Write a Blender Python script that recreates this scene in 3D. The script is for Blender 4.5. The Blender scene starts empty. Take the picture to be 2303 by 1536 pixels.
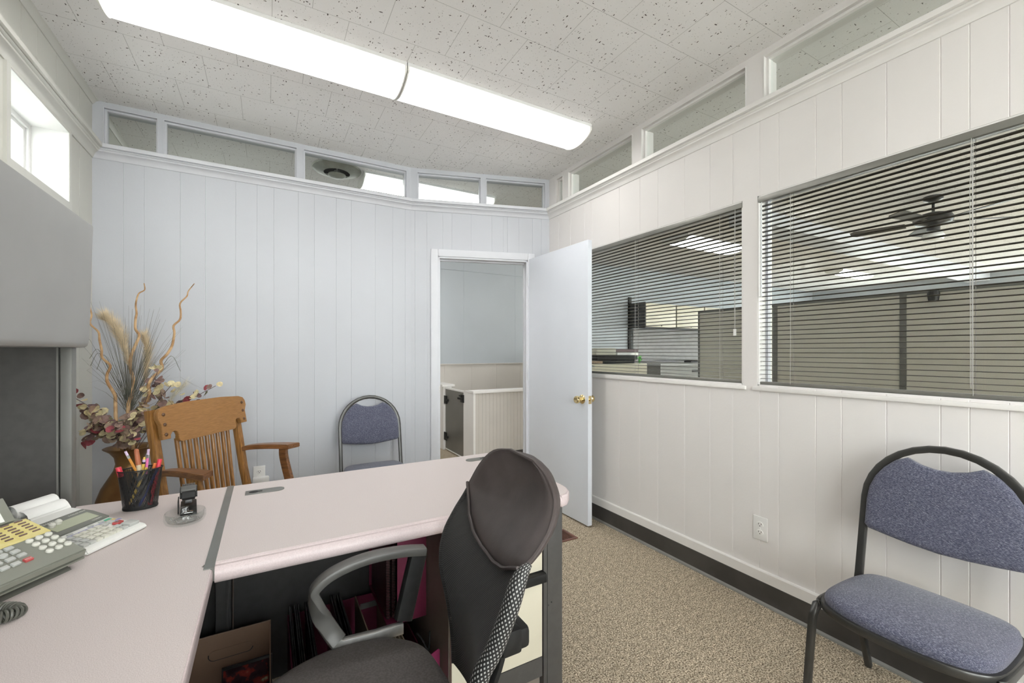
import bpy, bmesh, math, random
from mathutils import Matrix, Vector
PI = math.pi
random.seed(11)
SC = bpy.context.scene
COL = SC.collection
# ------------------------------------------------------------------ camera, world, exposure
cd = bpy.data.cameras.new('camera')
cam = bpy.data.objects.new('camera', cd); COL.objects.link(cam)
cam.location = (0, 0, 1.25)
cam.rotation_euler = (PI/2, 0, -math.atan2(551.5, 968))
cd.sensor_width = 36; cd.lens = 36*968/2303; cd.shift_y = 22/2303
cd.clip_start = 0.02
SC.camera = cam
SC.view_settings.view_transform = 'Standard'
try: SC.view_settings.look = 'None'
except Exception: pass
SC.view_settings.exposure = 0.24
SC.view_settings.gamma = 1.0
SC.view_settings.use_curve_mapping = False
w = bpy.data.worlds.new('sky'); SC.world = w; w.use_nodes = True
wn = w.node_tree.nodes; wl = w.node_tree.links
bg = wn['Background']
sky = wn.new('ShaderNodeTexSky'); sky.sky_type = 'HOSEK_WILKIE'; sky.turbidity = 8; sky.ground_albedo = .6
sky.sun_direction = Vector((.3, -.5, .8)).normalized()
mx = wn.new('ShaderNodeMix'); mx.data_type = 'RGBA'; mx.inputs[0].default_value = .75
wl.new(sky.outputs[0], mx.inputs[6]); mx.inputs[7].default_value = (1, 1, 1, 1)
wl.new(mx.outputs[2], bg.inputs[0]); bg.inputs[1].default_value = 15.0
LAMP = 7.6        # radiance of the ceiling lamp covers
LAMP_COL = (1.0, .985, .955)

# ------------------------------------------------------------------ helpers
def mat(name, col, rough=.6, metal=0., var=.04, scale=8., bump=0., bscale=200., spec=.5, col2=None, stretch=(1, 1, 1), lo=.4, hi=.6, coat=0.):
    m = bpy.data.materials.new(name); m.use_nodes = True
    n = m.node_tree.nodes; l = m.node_tree.links; p = n['Principled BSDF']
    tc = n.new('ShaderNodeTexCoord'); mp = n.new('ShaderNodeMapping'); mp.inputs['Scale'].default_value = stretch
    l.new(tc.outputs['Object'], mp.inputs['Vector'])
    nz = n.new('ShaderNodeTexNoise'); nz.inputs['Scale'].default_value = scale; nz.inputs['Detail'].default_value = 5
    l.new(mp.outputs[0], nz.inputs['Vector'])
    cr = n.new('ShaderNodeValToRGB')
    cr.color_ramp.elements[0].position = lo; cr.color_ramp.elements[1].position = hi
    if col2 is None:
        a = [max(0, c*(1-var)) for c in col]; b = [min(1, c*(1+var)) for c in col]
    else: a, b = col, col2
    cr.color_ramp.elements[0].color = (*a, 1); cr.color_ramp.elements[1].color = (*b, 1)
    l.new(nz.outputs['Fac'], cr.inputs[0]); l.new(cr.outputs[0], p.inputs['Base Color'])
    p.inputs['Roughness'].default_value = rough; p.inputs['Metallic'].default_value = metal
    p.inputs['Specular IOR Level'].default_value = spec
    if coat: p.inputs['Coat Weight'].default_value = coat
    if bump:
        n2 = n.new('ShaderNodeTexNoise'); n2.inputs['Scale'].default_value = bscale; n2.inputs['Detail'].default_value = 3
        l.new(mp.outputs[0], n2.inputs['Vector'])
        bp = n.new('ShaderNodeBump'); bp.inputs['Strength'].default_value = bump; bp.inputs['Distance'].default_value = .002
        l.new(n2.outputs['Fac'], bp.inputs['Height']); l.new(bp.outputs[0], p.inputs['Normal'])
    return m
def emis(name, col, s):
    m = bpy.data.materials.new(name); m.use_nodes = True
    n = m.node_tree.nodes; l = m.node_tree.links
    n.remove(n['Principled BSDF'])
    e = n.new('ShaderNodeEmission'); e.inputs[1].default_value = s
    tc = n.new('ShaderNodeTexCoord'); nz = n.new('ShaderNodeTexNoise'); nz.inputs['Scale'].default_value = 30
    l.new(tc.outputs['Object'], nz.inputs[0])
    cr = n.new('ShaderNodeValToRGB'); cr.color_ramp.elements[0].color = (*[c*.97 for c in col], 1); cr.color_ramp.elements[1].color = (*col, 1)
    l.new(nz.outputs['Fac'], cr.inputs[0]); l.new(cr.outputs[0], e.inputs[0])
    l.new(e.outputs[0], n['Material Output'].inputs[0])
    return m
def glassm(name, tint=(.93, .96, .95), refl=1.0, rough=0.0, bump=0.):
    m = bpy.data.materials.new(name); m.use_nodes = True
    n = m.node_tree.nodes; l = m.node_tree.links
    n.remove(n['Principled BSDF'])
    t = n.new('ShaderNodeBsdfTransparent'); t.inputs[0].default_value = (*tint, 1)
    g = n.new('ShaderNodeBsdfGlossy'); g.inputs['Roughness'].default_value = rough; g.inputs[0].default_value = (refl, refl, refl, 1)
    f = n.new('ShaderNodeFresnel'); f.inputs[0].default_value = 1.45
    mi = n.new('ShaderNodeMixShader')
    ge = n.new('ShaderNodeNewGeometry'); iv = n.new('ShaderNodeMath'); iv.operation = 'SUBTRACT'; iv.inputs[0].default_value = 1; l.new(ge.outputs['Backfacing'], iv.inputs[1])
    fm = n.new('ShaderNodeMath'); fm.operation = 'MULTIPLY'; l.new(f.outputs[0], fm.inputs[0]); l.new(iv.outputs[0], fm.inputs[1])
    if bump:
        tc = n.new('ShaderNodeTexCoord'); nz = n.new('ShaderNodeTexNoise'); nz.inputs['Scale'].default_value = 90; l.new(tc.outputs['Object'], nz.inputs[0])
        bp = n.new('ShaderNodeBump'); bp.inputs['Strength'].default_value = bump; bp.inputs['Distance'].default_value = .002; l.new(nz.outputs['Fac'], bp.inputs['Height']); l.new(bp.outputs[0], g.inputs['Normal']); l.new(bp.outputs[0], f.inputs['Normal'])
    l.new(fm.outputs[0], mi.inputs[0]); l.new(t.outputs[0], mi.inputs[1]); l.new(g.outputs[0], mi.inputs[2])
    l.new(mi.outputs[0], n['Material Output'].inputs[0])
    return m
def box(bm, c, s, M=None, bev=0., mi=0):
    r = bmesh.ops.create_cube(bm, size=1.0)
    vs = r['verts']
    for v in vs: v.co = Vector((v.co.x*s[0]+c[0], v.co.y*s[1]+c[1], v.co.z*s[2]+c[2]))
    fs = {f for v in vs for f in v.link_faces}
    for f in fs: f.material_index = mi
    if bev > 0:
        es = list({e for v in vs for e in v.link_edges})
        rr = bmesh.ops.bevel(bm, geom=es, offset=bev, segments=2, profile=.6, affect='EDGES')
        for f in rr['faces']: f.material_index = mi
        vs = list({v for f in rr['faces'] for v in f.verts} | {v for v in vs if v.is_valid})
    if M is not None:
        for v in vs: v.co = M @ v.co
    return vs
def b2(bm, x0, x1, y0, y1, z0, z1, **k): return box(bm, ((x0+x1)/2, (y0+y1)/2, (z0+z1)/2), (x1-x0, y1-y0, z1-z0), **k)
def prism(bm, pts, h, M=None, mi=0):
    """polygon in local XY extruded along local Z from 0 to h"""
    a = [bm.verts.new((x, y, 0)) for x, y in pts]; b = [bm.verts.new((x, y, h)) for x, y in pts]
    n = len(pts); fs = []
    fs.append(bm.faces.new(a[::-1])); fs.append(bm.faces.new(b))
    for i in range(n): fs.append(bm.faces.new((a[i], a[(i+1) % n], b[(i+1) % n], b[i])))
    for f in fs: f.material_index = mi
    if M is not None:
        for v in a+b: v.co = M @ v.co
    bmesh.ops.recalc_face_normals(bm, faces=fs)
    return a+b
def lathe(bm, prof, seg=24, M=None, mi=0, sx=1., sy=1.):
    rows = []; vs = []
    for r, z in prof:
        if r < 1e-6: row = [bm.verts.new((0, 0, z))]
        else: row = [bm.verts.new((r*sx*math.cos(2*PI*i/seg), r*sy*math.sin(2*PI*i/seg), z)) for i in range(seg)]
        rows.append(row); vs += row
    fs = []
    for A, B in zip(rows, rows[1:]):
        for i in range(seg):
            j = (i+1) % seg
            if len(A) == 1 and len(B) == 1: continue
            if len(A) == 1: fs.append(bm.faces.new((A[0], B[j], B[i])))
            elif len(B) == 1: fs.append(bm.faces.new((A[i], A[j], B[0])))
            else: fs.append(bm.faces.new((A[i], A[j], B[j], B[i])))
    for f in fs: f.material_index = mi
    bmesh.ops.recalc_face_normals(bm, faces=fs)
    if M is not None:
        for v in vs: v.co = M @ v.co
    return vs
def tube(bm, pts, r, seg=8, closed=False, flat=None, up=None, mi=0, cap=True, uvl=None, urep=1.):
    """sweep along pts; r number or list; flat=(a,b) half sizes of a rounded-rect section, up = reference for b axis"""
    P = [Vector(p) for p in pts]; n = len(P); rings = []
    prev = None; L = 0.; Ls = []
    for i in range(n):
        if closed: t = P[(i+1) % n]-P[i-1]
        else: t = P[min(i+1, n-1)]-P[max(i-1, 0)]
        if t.length < 1e-9: t = Vector((0, 0, 1))
        t.normalize()
        if up is not None:
            u = Vector(up); u = u-t*u.dot(t)
            if u.length < 1e-4: u = t.orthogonal()
        elif prev is None: u = t.orthogonal()
        else: u = prev-t*prev.dot(t)
        u.normalize(); prev = u; v = t.cross(u)
        rr = r[i] if isinstance(r, (list, tuple)) else r
        ring = []
        for k in range(seg):
            a = 2*PI*(k+.5)/seg
            if flat:
                ca, sa = math.cos(a), math.sin(a); e = .45
                x = flat[0]*math.copysign(abs(ca)**e, ca); y = flat[1]*math.copysign(abs(sa)**e, sa)
                ring.append(bm.verts.new(P[i]+v*x+u*y))
            else: ring.append(bm.verts.new(P[i]+v*rr*math.cos(a)+u*rr*math.sin(a)))
        rings.append(ring)
        if i: L += (P[i]-P[i-1]).length
        Ls.append(L)
    fs = []
    m = n if closed else n-1
    for i in range(m):
        A, B = rings[i], rings[(i+1) % n]
        for k in range(seg):
            f = bm.faces.new((A[k], A[(k+1) % seg], B[(k+1) % seg], B[k])); fs.append(f)
            if uvl is not None:
                c = [(k/seg*urep, Ls[i]), ((k+1)/seg*urep, Ls[i]), ((k+1)/seg*urep, Ls[i+1]), (k/seg*urep, Ls[i+1])]
                for lp, q in zip(f.loops, c): lp[uvl].uv = q
    if not closed and cap:
        fs.append(bm.faces.new(rings[0][::-1])); fs.append(bm.faces.new(rings[-1]))
    for f in fs: f.material_index = mi
    if not closed or True: bmesh.ops.recalc_face_normals(bm, faces=fs)
    return [v for g in rings for v in g]
def cyl(bm, p0, p1, r, seg=16, r2=None, mi=0):
    return tube(bm, [p0, p1], [r, r if r2 is None else r2], seg=seg, mi=mi)
def obj(name, bm, m, parent=None, smooth=True, ang=35, world=False):
    if world and parent is not None:
        bm.transform((Matrix.Translation(parent.location) @ parent.rotation_euler.to_matrix().to_4x4()).inverted())
    me = bpy.data.meshes.new(name); bm.to_mesh(me); bm.free()
    for mm in (m if isinstance(m, (list, tuple)) else [m]): me.materials.append(mm)
    if smooth:
        for p in me.polygons: p.use_smooth = True
        me.set_sharp_from_angle(angle=math.radians(ang))
    o = bpy.data.objects.new(name, me); COL.objects.link(o)
    if parent is not None: o.parent = parent
    return o
def NB(): return bmesh.new()
def tag(o, label, cat, group=None, kind=None):
    o['label'] = label; o['category'] = cat
    if group: o['group'] = group
    if kind: o['kind'] = kind
    return o
def thing(name, label, cat, loc=(0, 0, 0), rotz=0., group=None):
    o = bpy.data.objects.new(name, None); COL.objects.link(o); o.location = loc; o.rotation_euler = (0, 0, rotz)
    o.empty_display_size = .1
    return tag(o, label, cat, group)
def struct(name, bm, m, smooth=False, parent=None):
    o = obj(name, bm, m, parent, smooth=smooth)
    if parent is None: o['kind'] = 'structure'
    return o
def dup(root, loc, rotz=None, label=None):
    r = root.copy(); COL.objects.link(r); r.location = loc
    if rotz is not None: r.rotation_euler = (0, 0, rotz)
    if label: r['label'] = label
    for ch in list(root.children):
        c = ch.copy(); COL.objects.link(c); c.parent = r
        for g in list(ch.children):
            d = g.copy(); COL.objects.link(d); d.parent = c
    return r
def textmesh(name, s, size, M, m, parent, depth=.0004, align='CENTER'):
    cu = bpy.data.curves.new(name, 'FONT'); cu.body = s; cu.size = size; cu.extrude = depth
    cu.align_x = align; cu.align_y = 'CENTER'
    t = bpy.data.objects.new(name, cu); COL.objects.link(t)
    dg = bpy.context.evaluated_depsgraph_get(); me = bpy.data.meshes.new_from_object(t.evaluated_get(dg))
    COL.objects.unlink(t); bpy.data.objects.remove(t); bpy.data.curves.remove(cu)
    me.transform(M); me.materials.clear(); me.materials.append(m); me.name = name
    o = bpy.data.objects.new(name, me); COL.objects.link(o)
    if parent is not None: o.parent = parent
    return o
def frame(o, x, y, z):
    """matrix with origin o and columns x y z"""
    M = Matrix.Identity(4)
    for i, c in enumerate((x, y, z)):
        for r in range(3): M[r][i] = c[r]
    for r in range(3): M[r][3] = o[r]
    return M

# ------------------------------------------------------------------ materials
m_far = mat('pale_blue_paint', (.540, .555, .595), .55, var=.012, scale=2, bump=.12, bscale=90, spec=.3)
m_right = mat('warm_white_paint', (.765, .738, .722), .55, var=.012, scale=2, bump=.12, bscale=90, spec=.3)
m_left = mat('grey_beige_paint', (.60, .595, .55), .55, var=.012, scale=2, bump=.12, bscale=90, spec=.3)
m_trimb = mat('blue_white_trim_paint', (.63, .64, .68), .4, var=.01)
m_trimw = mat('warm_white_trim_paint', (.80, .78, .76), .4, var=.01)
m_triml = mat('beige_trim_paint', (.62, .615, .57), .4, var=.01)
m_white = mat('white_window_paint', (.8, .8, .79), .45, var=.01)
m_door = mat('door_paint', (.735, .765, .825), .38, var=.012, scale=3, bump=.05, bscale=60)
m_hall = mat('corridor_blue_paint', (.425, .455, .485), .6, var=.015, scale=2)
m_wains = mat('beige_wainscot_paint', (.585, .55, .51), .6, var=.02, scale=3)
m_cove = mat('charcoal_rubber_base', (.058, .054, .051), .4, var=.15, scale=6)
m_covelip = mat('grey_rubber_lip', (.22, .215, .20), .5, var=.05)
m_glass = glassm('window_glass', (.88, .90, .89))
m_glass2 = glassm('blind_glass', (.94, .96, .95))
m_black = mat('black_plastic', (.013, .013, .013), .55, var=.2, scale=40, spec=.3)
m_blkmet = mat('black_metal', (.03, .03, .031), .35, var=.1, scale=20, metal=.3)
m_chrome = mat('chrome', (.7, .7, .7), .15, metal=1., var=.03)
m_brass = mat('polished_brass', (.80, .64, .34), .16, metal=1., var=.05)
m_dgrey = mat('dark_grey_laminate', (.075, .072, .070), .4, var=.06, scale=30, bump=.05, bscale=300)
m_dgrey2 = mat('charcoal_panel', (.045, .045, .046), .45, var=.08, scale=30)
m_midgrey = mat('grey_plastic_trim', (.17, .17, .16), .45, var=.05)
m_cab = mat('warm_grey_cabinet_metal', (.325, .325, .32), .42, var=.02, scale=5)
m_cream = mat('cream_metal', (.66, .62, .50), .42, var=.02, scale=6)
m_ivory = mat('ivory_plastic', (.68, .67, .61), .4, var=.03)
m_paper = mat('white_paper', (.82, .82, .80), .8, var=.02)
m_outlet = mat('white_outlet_plastic', (.78, .77, .75), .3, var=.01)
m_lens = emis('lamp_cover_light', LAMP_COL, LAMP)
def lens_profile(m):
    # the tubes run down the middle of the cover, so its long edges and ends glow less
    n = m.node_tree.nodes; l = m.node_tree.links; e = [q for q in n if q.type == 'EMISSION'][0]
    tc = n.new('ShaderNodeTexCoord'); sp = n.new('ShaderNodeSeparateXYZ'); l.new(tc.outputs['Generated'], sp.inputs[0]); out = []
    for ax, a, c in ((1, .37, .50), (0, .480, .50)):
        s1 = n.new('ShaderNodeMath'); s1.operation = 'SUBTRACT'; s1.inputs[1].default_value = .5; l.new(sp.outputs[ax], s1.inputs[0])
        s2 = n.new('ShaderNodeMath'); s2.operation = 'ABSOLUTE'; l.new(s1.outputs[0], s2.inputs[0])
        mr = n.new('ShaderNodeMapRange'); mr.interpolation_type = 'SMOOTHSTEP'; mr.inputs[1].default_value = a; mr.inputs[2].default_value = c; mr.inputs[3].default_value = 1; mr.inputs[4].default_value = .20 if ax == 1 else .4
        l.new(s2.outputs[0], mr.inputs[0]); out.append(mr)
    m1 = n.new('ShaderNodeMath'); m1.operation = 'MULTIPLY'; l.new(out[0].outputs[0], m1.inputs[0]); l.new(out[1].outputs[0], m1.inputs[1])
    m2 = n.new('ShaderNodeMath'); m2.operation = 'MULTIPLY'; m2.inputs[1].default_value = LAMP*1.2; l.new(m1.outputs[0], m2.inputs[0]); l.new(m2.outputs[0], e.inputs[1])
lens_profile(m_lens)
m_lampend = mat('lamp_end_plastic', (.85, .84, .79), .4, var=.02)

def groove_wood(name, c1, c2, st):
    return mat(name, c1, .38, col2=c2, scale=9, stretch=st, lo=.3, hi=.7, bump=.15, bscale=40, coat=.15)
oak1, oak2 = (.175, .076, .018), (.42, .205, .058)
m_oakx = groove_wood('oak_grain_across', oak1, oak2, (1.2, 10, 14))
m_crest = mat('oak_crest_grain', (.235, .110, .030), .36, col2=(.385, .190, .060), scale=14, stretch=(2.2, 16, 26), lo=.25, hi=.75, bump=.12, bscale=60, coat=.2)
m_btn = mat('dark_oak_button', (.10, .045, .018), .35, var=.1)
m_oakz = groove_wood('oak_grain_up', oak1, oak2, (14, 14, 1.2))
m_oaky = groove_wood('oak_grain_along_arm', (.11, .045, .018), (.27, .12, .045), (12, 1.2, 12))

def carpet_mat():
    m = bpy.data.materials.new('speckled_carpet'); m.use_nodes = True
    n = m.node_tree.nodes; l = m.node_tree.links; p = n['Principled BSDF']
    tc = n.new('ShaderNodeTexCoord')
    v = n.new('ShaderNodeTexNoise'); v.inputs['Scale'].default_value = 165; v.inputs['Detail'].default_value = 4; v.inputs['Roughness'].default_value = .7
    l.new(tc.outputs['Object'], v.inputs[0])
    cr = n.new('ShaderNodeValToRGB'); e = cr.color_ramp.elements
    e[0].position = .39; e[0].color = (.085, .062, .042, 1); e[1].position = .61; e[1].color = (.78, .69, .54, 1)
    x = e.new(.5); x.color = (.40, .325, .235, 1)
    l.new(v.outputs['Fac'], cr.inputs[0])
    big = n.new('ShaderNodeTexNoise'); big.inputs['Scale'].default_value = 38.; big.inputs['Detail'].default_value = 4; l.new(tc.outputs['Object'], big.inputs[0])
    mr = n.new('ShaderNodeMapRange'); mr.inputs[1].default_value = .3; mr.inputs[2].default_value = .7; mr.inputs[3].default_value = .74; mr.inputs[4].default_value = 1.16; l.new(big.outputs['Fac'], mr.inputs[0])
    mu = n.new('ShaderNodeMix'); mu.data_type = 'RGBA'; mu.blend_type = 'MULTIPLY'; mu.inputs[0].default_value = 1
    l.new(cr.outputs[0], mu.inputs[6]); l.new(mr.outputs[0], mu.inputs[7]); l.new(mu.outputs[2], p.inputs['Base Color'])
    p.inputs['Roughness'].default_value = 1; p.inputs['Specular IOR Level'].default_value = .1
    bp = n.new('ShaderNodeBump'); bp.inputs['Strength'].default_value = .5; bp.inputs['Distance'].default_value = .003
    l.new(v.outputs['Fac'], bp.inputs['Height']); l.new(bp.outputs[0], p.inputs['Normal'])
    return m
def ceiling_mat():
    m = bpy.data.materials.new('fissured_ceiling_tile'); m.use_nodes = True
    n = m.node_tree.nodes; l = m.node_tree.links; p = n['Principled BSDF']
    tc = n.new('ShaderNodeTexCoord'); mp = n.new('ShaderNodeMapping'); mp.inputs['Location'].default_value = (-.02+.1525, -.23+3.05, 0)
    l.new(tc.outputs['Object'], mp.inputs[0])
    br = n.new('ShaderNodeTexBrick'); br.inputs['Scale'].default_value = 1; br.inputs['Brick Width'].default_value = .305; br.inputs['Row Height'].default_value = .305
    br.inputs['Mortar Size'].default_value = .0011; br.inputs['Mortar Smooth'].default_value = .2
    br.inputs['Color1'].default_value = (0, 0, 0, 1); br.inputs['Color2'].default_value = (1, 1, 1, 1); br.inputs['Mortar'].default_value = (.5, .5, .5, 1)
    l.new(mp.outputs[0], br.inputs[0])
    def pits(sc, st, thr, keep):
        mm = n.new('ShaderNodeMapping'); mm.inputs['Scale'].default_value = st; l.new(tc.outputs['Object'], mm.inputs[0])
        wob = n.new('ShaderNodeTexNoise'); wob.inputs['Scale'].default_value = 120; l.new(tc.outputs['Object'], wob.inputs[0])
        ad = n.new('ShaderNodeMix'); ad.data_type = 'RGBA'; ad.blend_type = 'LINEAR_LIGHT'; ad.inputs[0].default_value = .004
        l.new(mm.outputs[0], ad.inputs[6]); l.new(wob.outputs['Color'], ad.inputs[7])
        vo = n.new('ShaderNodeTexVoronoi'); vo.inputs['Scale'].default_value = sc; vo.voronoi_dimensions = '2D'; l.new(ad.outputs[2], vo.inputs['Vector'])
        sp = n.new('ShaderNodeSeparateColor'); l.new(vo.outputs['Color'], sp.inputs[0])
        th = n.new('ShaderNodeMath'); th.operation = 'MULTIPLY'; th.inputs[1].default_value = thr; l.new(sp.outputs[0], th.inputs[0])
        a = n.new('ShaderNodeMath'); a.operation = 'LESS_THAN'; l.new(vo.outputs['Distance'], a.inputs[0]); l.new(th.outputs[0], a.inputs[1])
        dn = n.new('ShaderNodeTexNoise'); dn.inputs['Scale'].default_value = 7; l.new(tc.outputs['Object'], dn.inputs[0])
        # each tile has its own density of holes
        ks = n.new('ShaderNodeMath'); ks.operation = 'MULTIPLY_ADD'; ks.inputs[1].default_value = .35; l.new(br.outputs['Color'], ks.inputs[0]); l.new(dn.outputs['Fac'], ks.inputs[2])
        kk = n.new('ShaderNodeMath'); kk.operation = 'MULTIPLY'; kk.inputs[1].default_value = keep; l.new(ks.outputs[0], kk.inputs[0])
        b = n.new('ShaderNodeMath'); b.operation = 'LESS_THAN'; l.new(sp.outputs[1], b.inputs[0]); l.new(kk.outputs[0], b.inputs[1])
        c = n.new('ShaderNodeMath'); c.operation = 'MULTIPLY'; l.new(a.outputs[0], c.inputs[0]); l.new(b.outputs[0], c.inputs[1])
        return c
    p1 = pits(85, (1, .45, 1), .22, .23); p2 = pits(60, (.42, 1, 1), .16, .19); p3 = pits(150, (1, 1, 1), .20, .17)
    s1 = n.new('ShaderNodeMath'); s1.operation = 'MAXIMUM'; l.new(p1.outputs[0], s1.inputs[0]); l.new(p2.outputs[0], s1.inputs[1])
    s2 = n.new('ShaderNodeMath'); s2.operation = 'MAXIMUM'; l.new(s1.outputs[0], s2.inputs[0]); l.new(p3.outputs[0], s2.inputs[1])
    # faint random tone variation across the whole ceiling
    st = n.new('ShaderNodeTexNoise'); st.inputs['Scale'].default_value = 2.2; st.inputs['Detail'].default_value = 2; l.new(tc.outputs['Object'], st.inputs[0])
    cr = n.new('ShaderNodeValToRGB'); cr.color_ramp.elements[0].position = .35; cr.color_ramp.elements[0].color = (.85, .835, .825, 1)
    cr.color_ramp.elements[1].position = .65; cr.color_ramp.elements[1].color = (.885, .87, .86, 1); l.new(st.outputs['Fac'], cr.inputs[0])
    m1 = n.new('ShaderNodeMix'); m1.data_type = 'RGBA'; m1.inputs[7].default_value = (.25, .235, .22, 1)
    mf = n.new('ShaderNodeMath'); mf.operation = 'MULTIPLY'; mf.inputs[1].default_value = .6; l.new(br.outputs['Fac'], mf.inputs[0])
    l.new(mf.outputs[0], m1.inputs[0]); l.new(cr.outputs[0], m1.inputs[6])
    m2 = n.new('ShaderNodeMix'); m2.data_type = 'RGBA'; m2.inputs[7].default_value = (.10, .085, .075, 1)
    l.new(s2.outputs[0], m2.inputs[0]); l.new(m1.outputs[2], m2.inputs[6]); l.new(m2.outputs[2], p.inputs['Base Color'])
    p.inputs['Roughness'].default_value = .9; p.inputs['Specular IOR Level'].default_value = .2
    nz = n.new('ShaderNodeTexNoise'); nz.inputs['Scale'].default_value = 60; nz.inputs['Detail'].default_value = 4; l.new(tc.outputs['Object'], nz.inputs[0])
    hh = n.new('ShaderNodeMath'); hh.operation = 'SUBTRACT'; l.new(nz.outputs['Fac'], hh.inputs[0]); l.new(br.outputs['Fac'], hh.inputs[1])
    bp = n.new('ShaderNodeBump'); bp.inputs['Strength'].default_value = .35; bp.inputs['Distance'].default_value = .003; l.new(hh.outputs[0], bp.inputs['Height']); l.new(bp.outputs[0], p.inputs['Normal'])
    return m
m_carpet = carpet_mat(); m_ceil = ceiling_mat()

# ------------------------------------------------------------------ the setting
XL, XR, YF, ZC = -.90, 2.14, 3.45, 2.745
BX, BY = 1.02, 3.45            # bend of the far wall
KX, KY = 2.14, 3.10            # far right corner
YB = -1.7                      # wall behind the camera
YH = 5.70                      # corridor wall
XE = 12.0
bm = NB(); b2(bm, XL-.3, XE+.3, -3.3, YH+.3, -.05, 0); struct('floor', bm, m_carpet)
bm = NB(); b2(bm, XL-.3, XE+.3, -3.3, YH+.3, ZC, ZC+.05); struct('ceiling', bm, m_ceil)

def panel(bm, P, d, n, rects, grooves=(), th=.11, g=.0022, dep=.0018):
    """wall boards: P start (x,y), d along, n into the room; V grooves cut in the face"""
    P = Vector((*P, 0)); d = Vector((*d, 0)).normalized(); n = Vector((*n, 0)).normalized(); Z = Vector((0, 0, 1))
    for s0, s1, z0, z1 in rects:
        M = frame(P, d, -n, Z)
        box(bm, ((s0+s1)/2, (dep+.001+th)/2, (z0+z1)/2), (s1-s0, th-dep-.001, z1-z0), M=M)
        pr = [(s0, 0)]
        for q in sorted(grooves):
            if s0+.01 < q < s1-.01: pr += [(q-g, 0), (q-.0006, dep), (q+.0006, dep), (q+g, 0)]
        pr.append((s1, 0))
        a = [bm.verts.new(M @ Vector((s, y, z0))) for s, y in pr]; b = [bm.verts.new(M @ Vector((s, y, z1))) for s, y in pr]
        for i in range(len(pr)-1): bm.faces.new((a[i], a[i+1], b[i+1], b[i]))
        for s in (s0, s1):
            vs = [bm.verts.new(M @ Vector(c)) for c in ((s, 0, z0), (s, dep+.001, z0), (s, dep+.001, z1), (s, 0, z1))]; bm.faces.new(vs)
        for z in (z0, z1):
            vs = [bm.verts.new(M @ Vector(c)) for c in ((s0, 0, z), (s1, 0, z), (s1, dep+.001, z), (s0, dep+.001, z))]; bm.faces.new(vs)
def run(bm, P, d, n, s0, s1, prof, mi=0):
    """moulding: profile [(out, z)] swept straight"""
    P = Vector((*P, 0)); d = Vector((*d, 0)).normalized(); n = Vector((*n, 0)).normalized()
    M = frame(P, n, Vector((0, 0, 1)), d)
    M = M @ Matrix.Translation((0, 0, s0)); prism(bm, prof, s1-s0, M, mi)
CROWN = [(-.004, 2.398), (.006, 2.398), (.009, 2.404), (.012, 2.414), (.019, 2.424), (.030, 2.431), (.036, 2.433), (.038, 2.437), (.038, 2.440), (.045, 2.442), (.049, 2.446), (.047, 2.450), (.044, 2.451), (.060, 2.453), (.060, 2.474), (.057, 2.477), (-.004, 2.477)]
COVE = [(-.003, 2.716), (.005, 2.716), (.007, 2.720), (.022, 2.738), (.028, 2.740), (.028, 2.746), (-.003, 2.746)]
ZS, ZT = 2.474, 2.712         # clerestory opening
# far wall, first length (faces the camera side, along +X)
G1 = [x-XL for x in (-.76, -.662, -.483, -.352, -.183, -.059, .043, .197, .302, .451, .558, .736, .871, .971)]
L1 = BX-XL
bm = NB()
panel(bm, (XL, YF), (1, 0), (0, -1), [(0, L1, 0, 2.40)], G1)
pn1 = [(-.85, -.595), (-.565, .188), (.231, .984)]
band = [(0, L1, 2.40, ZS), (0, L1, ZT, ZC)]
xs = [XL]+[v for q in pn1 for v in q]+[BX]
for i in range(0, len(xs), 2): band.append((xs[i]-XL, xs[i+1]-XL, ZS, ZT))
panel(bm, (XL, YF), (1, 0), (0, -1), band)
struct('wall_far', bm, m_far)
# far wall, second length with the door
D2 = Vector((KX-BX, KY-BY)); L2 = D2.length; D2.normalize(); N2 = Vector((D2.y, -D2.x))
DS0, DS1, DZ = .2158, .980, 2.032
bm = NB()
G2 = [.03, .125, .255, .33, .49, .665, .765, .80, .9, 1.02, 1.10]
panel(bm, (BX, BY), D2, N2, [(0, DS0, 0, 2.40), (DS1, L2, 0, 2.40), (DS0, DS1, DZ, 2.40)], G2)
pn2 = [(.0500, .572), (.614, 1.137)]
band = [(0, L2, 2.40, ZS), (0, L2, ZT, ZC)]; xs = [0]+[v for q in pn2 for v in q]+[L2]
for i in range(0, len(xs), 2): band.append((xs[i], xs[i+1], ZS, ZT))
panel(bm, (BX, BY), D2, N2, band)
struct('wall_door_side', bm, m_far)
# right wall with the two blind windows (runs along +Y)
W2 = (-.06, 1.268); W1 = (1.345, 2.70); WZ = (1.078, 2.028)
GR = [y-YB for y in (2.96, 2.80, 2.62, 2.53, 2.241, 2.05, 1.90, 1.70, 1.533, 1.399, 1.255, 1.163, 1.003, .903, .75, .592, .517, .424, .30, .18, .05, -.1, -.3, -.5, -.8)]
bm = NB(); LR = KY-YB
panel(bm, (XR, YB), (0, 1), (-1, 0), [(0, LR, 0, WZ[0]), (0, LR, WZ[1], 2.40), (0, W2[0]-YB, *WZ), (W2[1]-YB, W1[0]-YB, *WZ), (W1[1]-YB, LR, *WZ)], GR)
pr = [(-1.2, -.43), (-.36, .455), (.535, 1.235), (1.326, 2.036), (2.118, 2.826), (2.90, 3.0)]
band = [(0, LR, 2.40, ZS), (0, LR, ZT, ZC)]; xs = [YB]+[v for q in pr for v in q]+[KY]
for i in range(0, len(xs), 2): band.append((xs[i]-YB, xs[i+1]-YB, ZS, ZT))
panel(bm, (XR, YB), (0, 1), (-1, 0), band)
struct('wall_right', bm, m_right)
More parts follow.
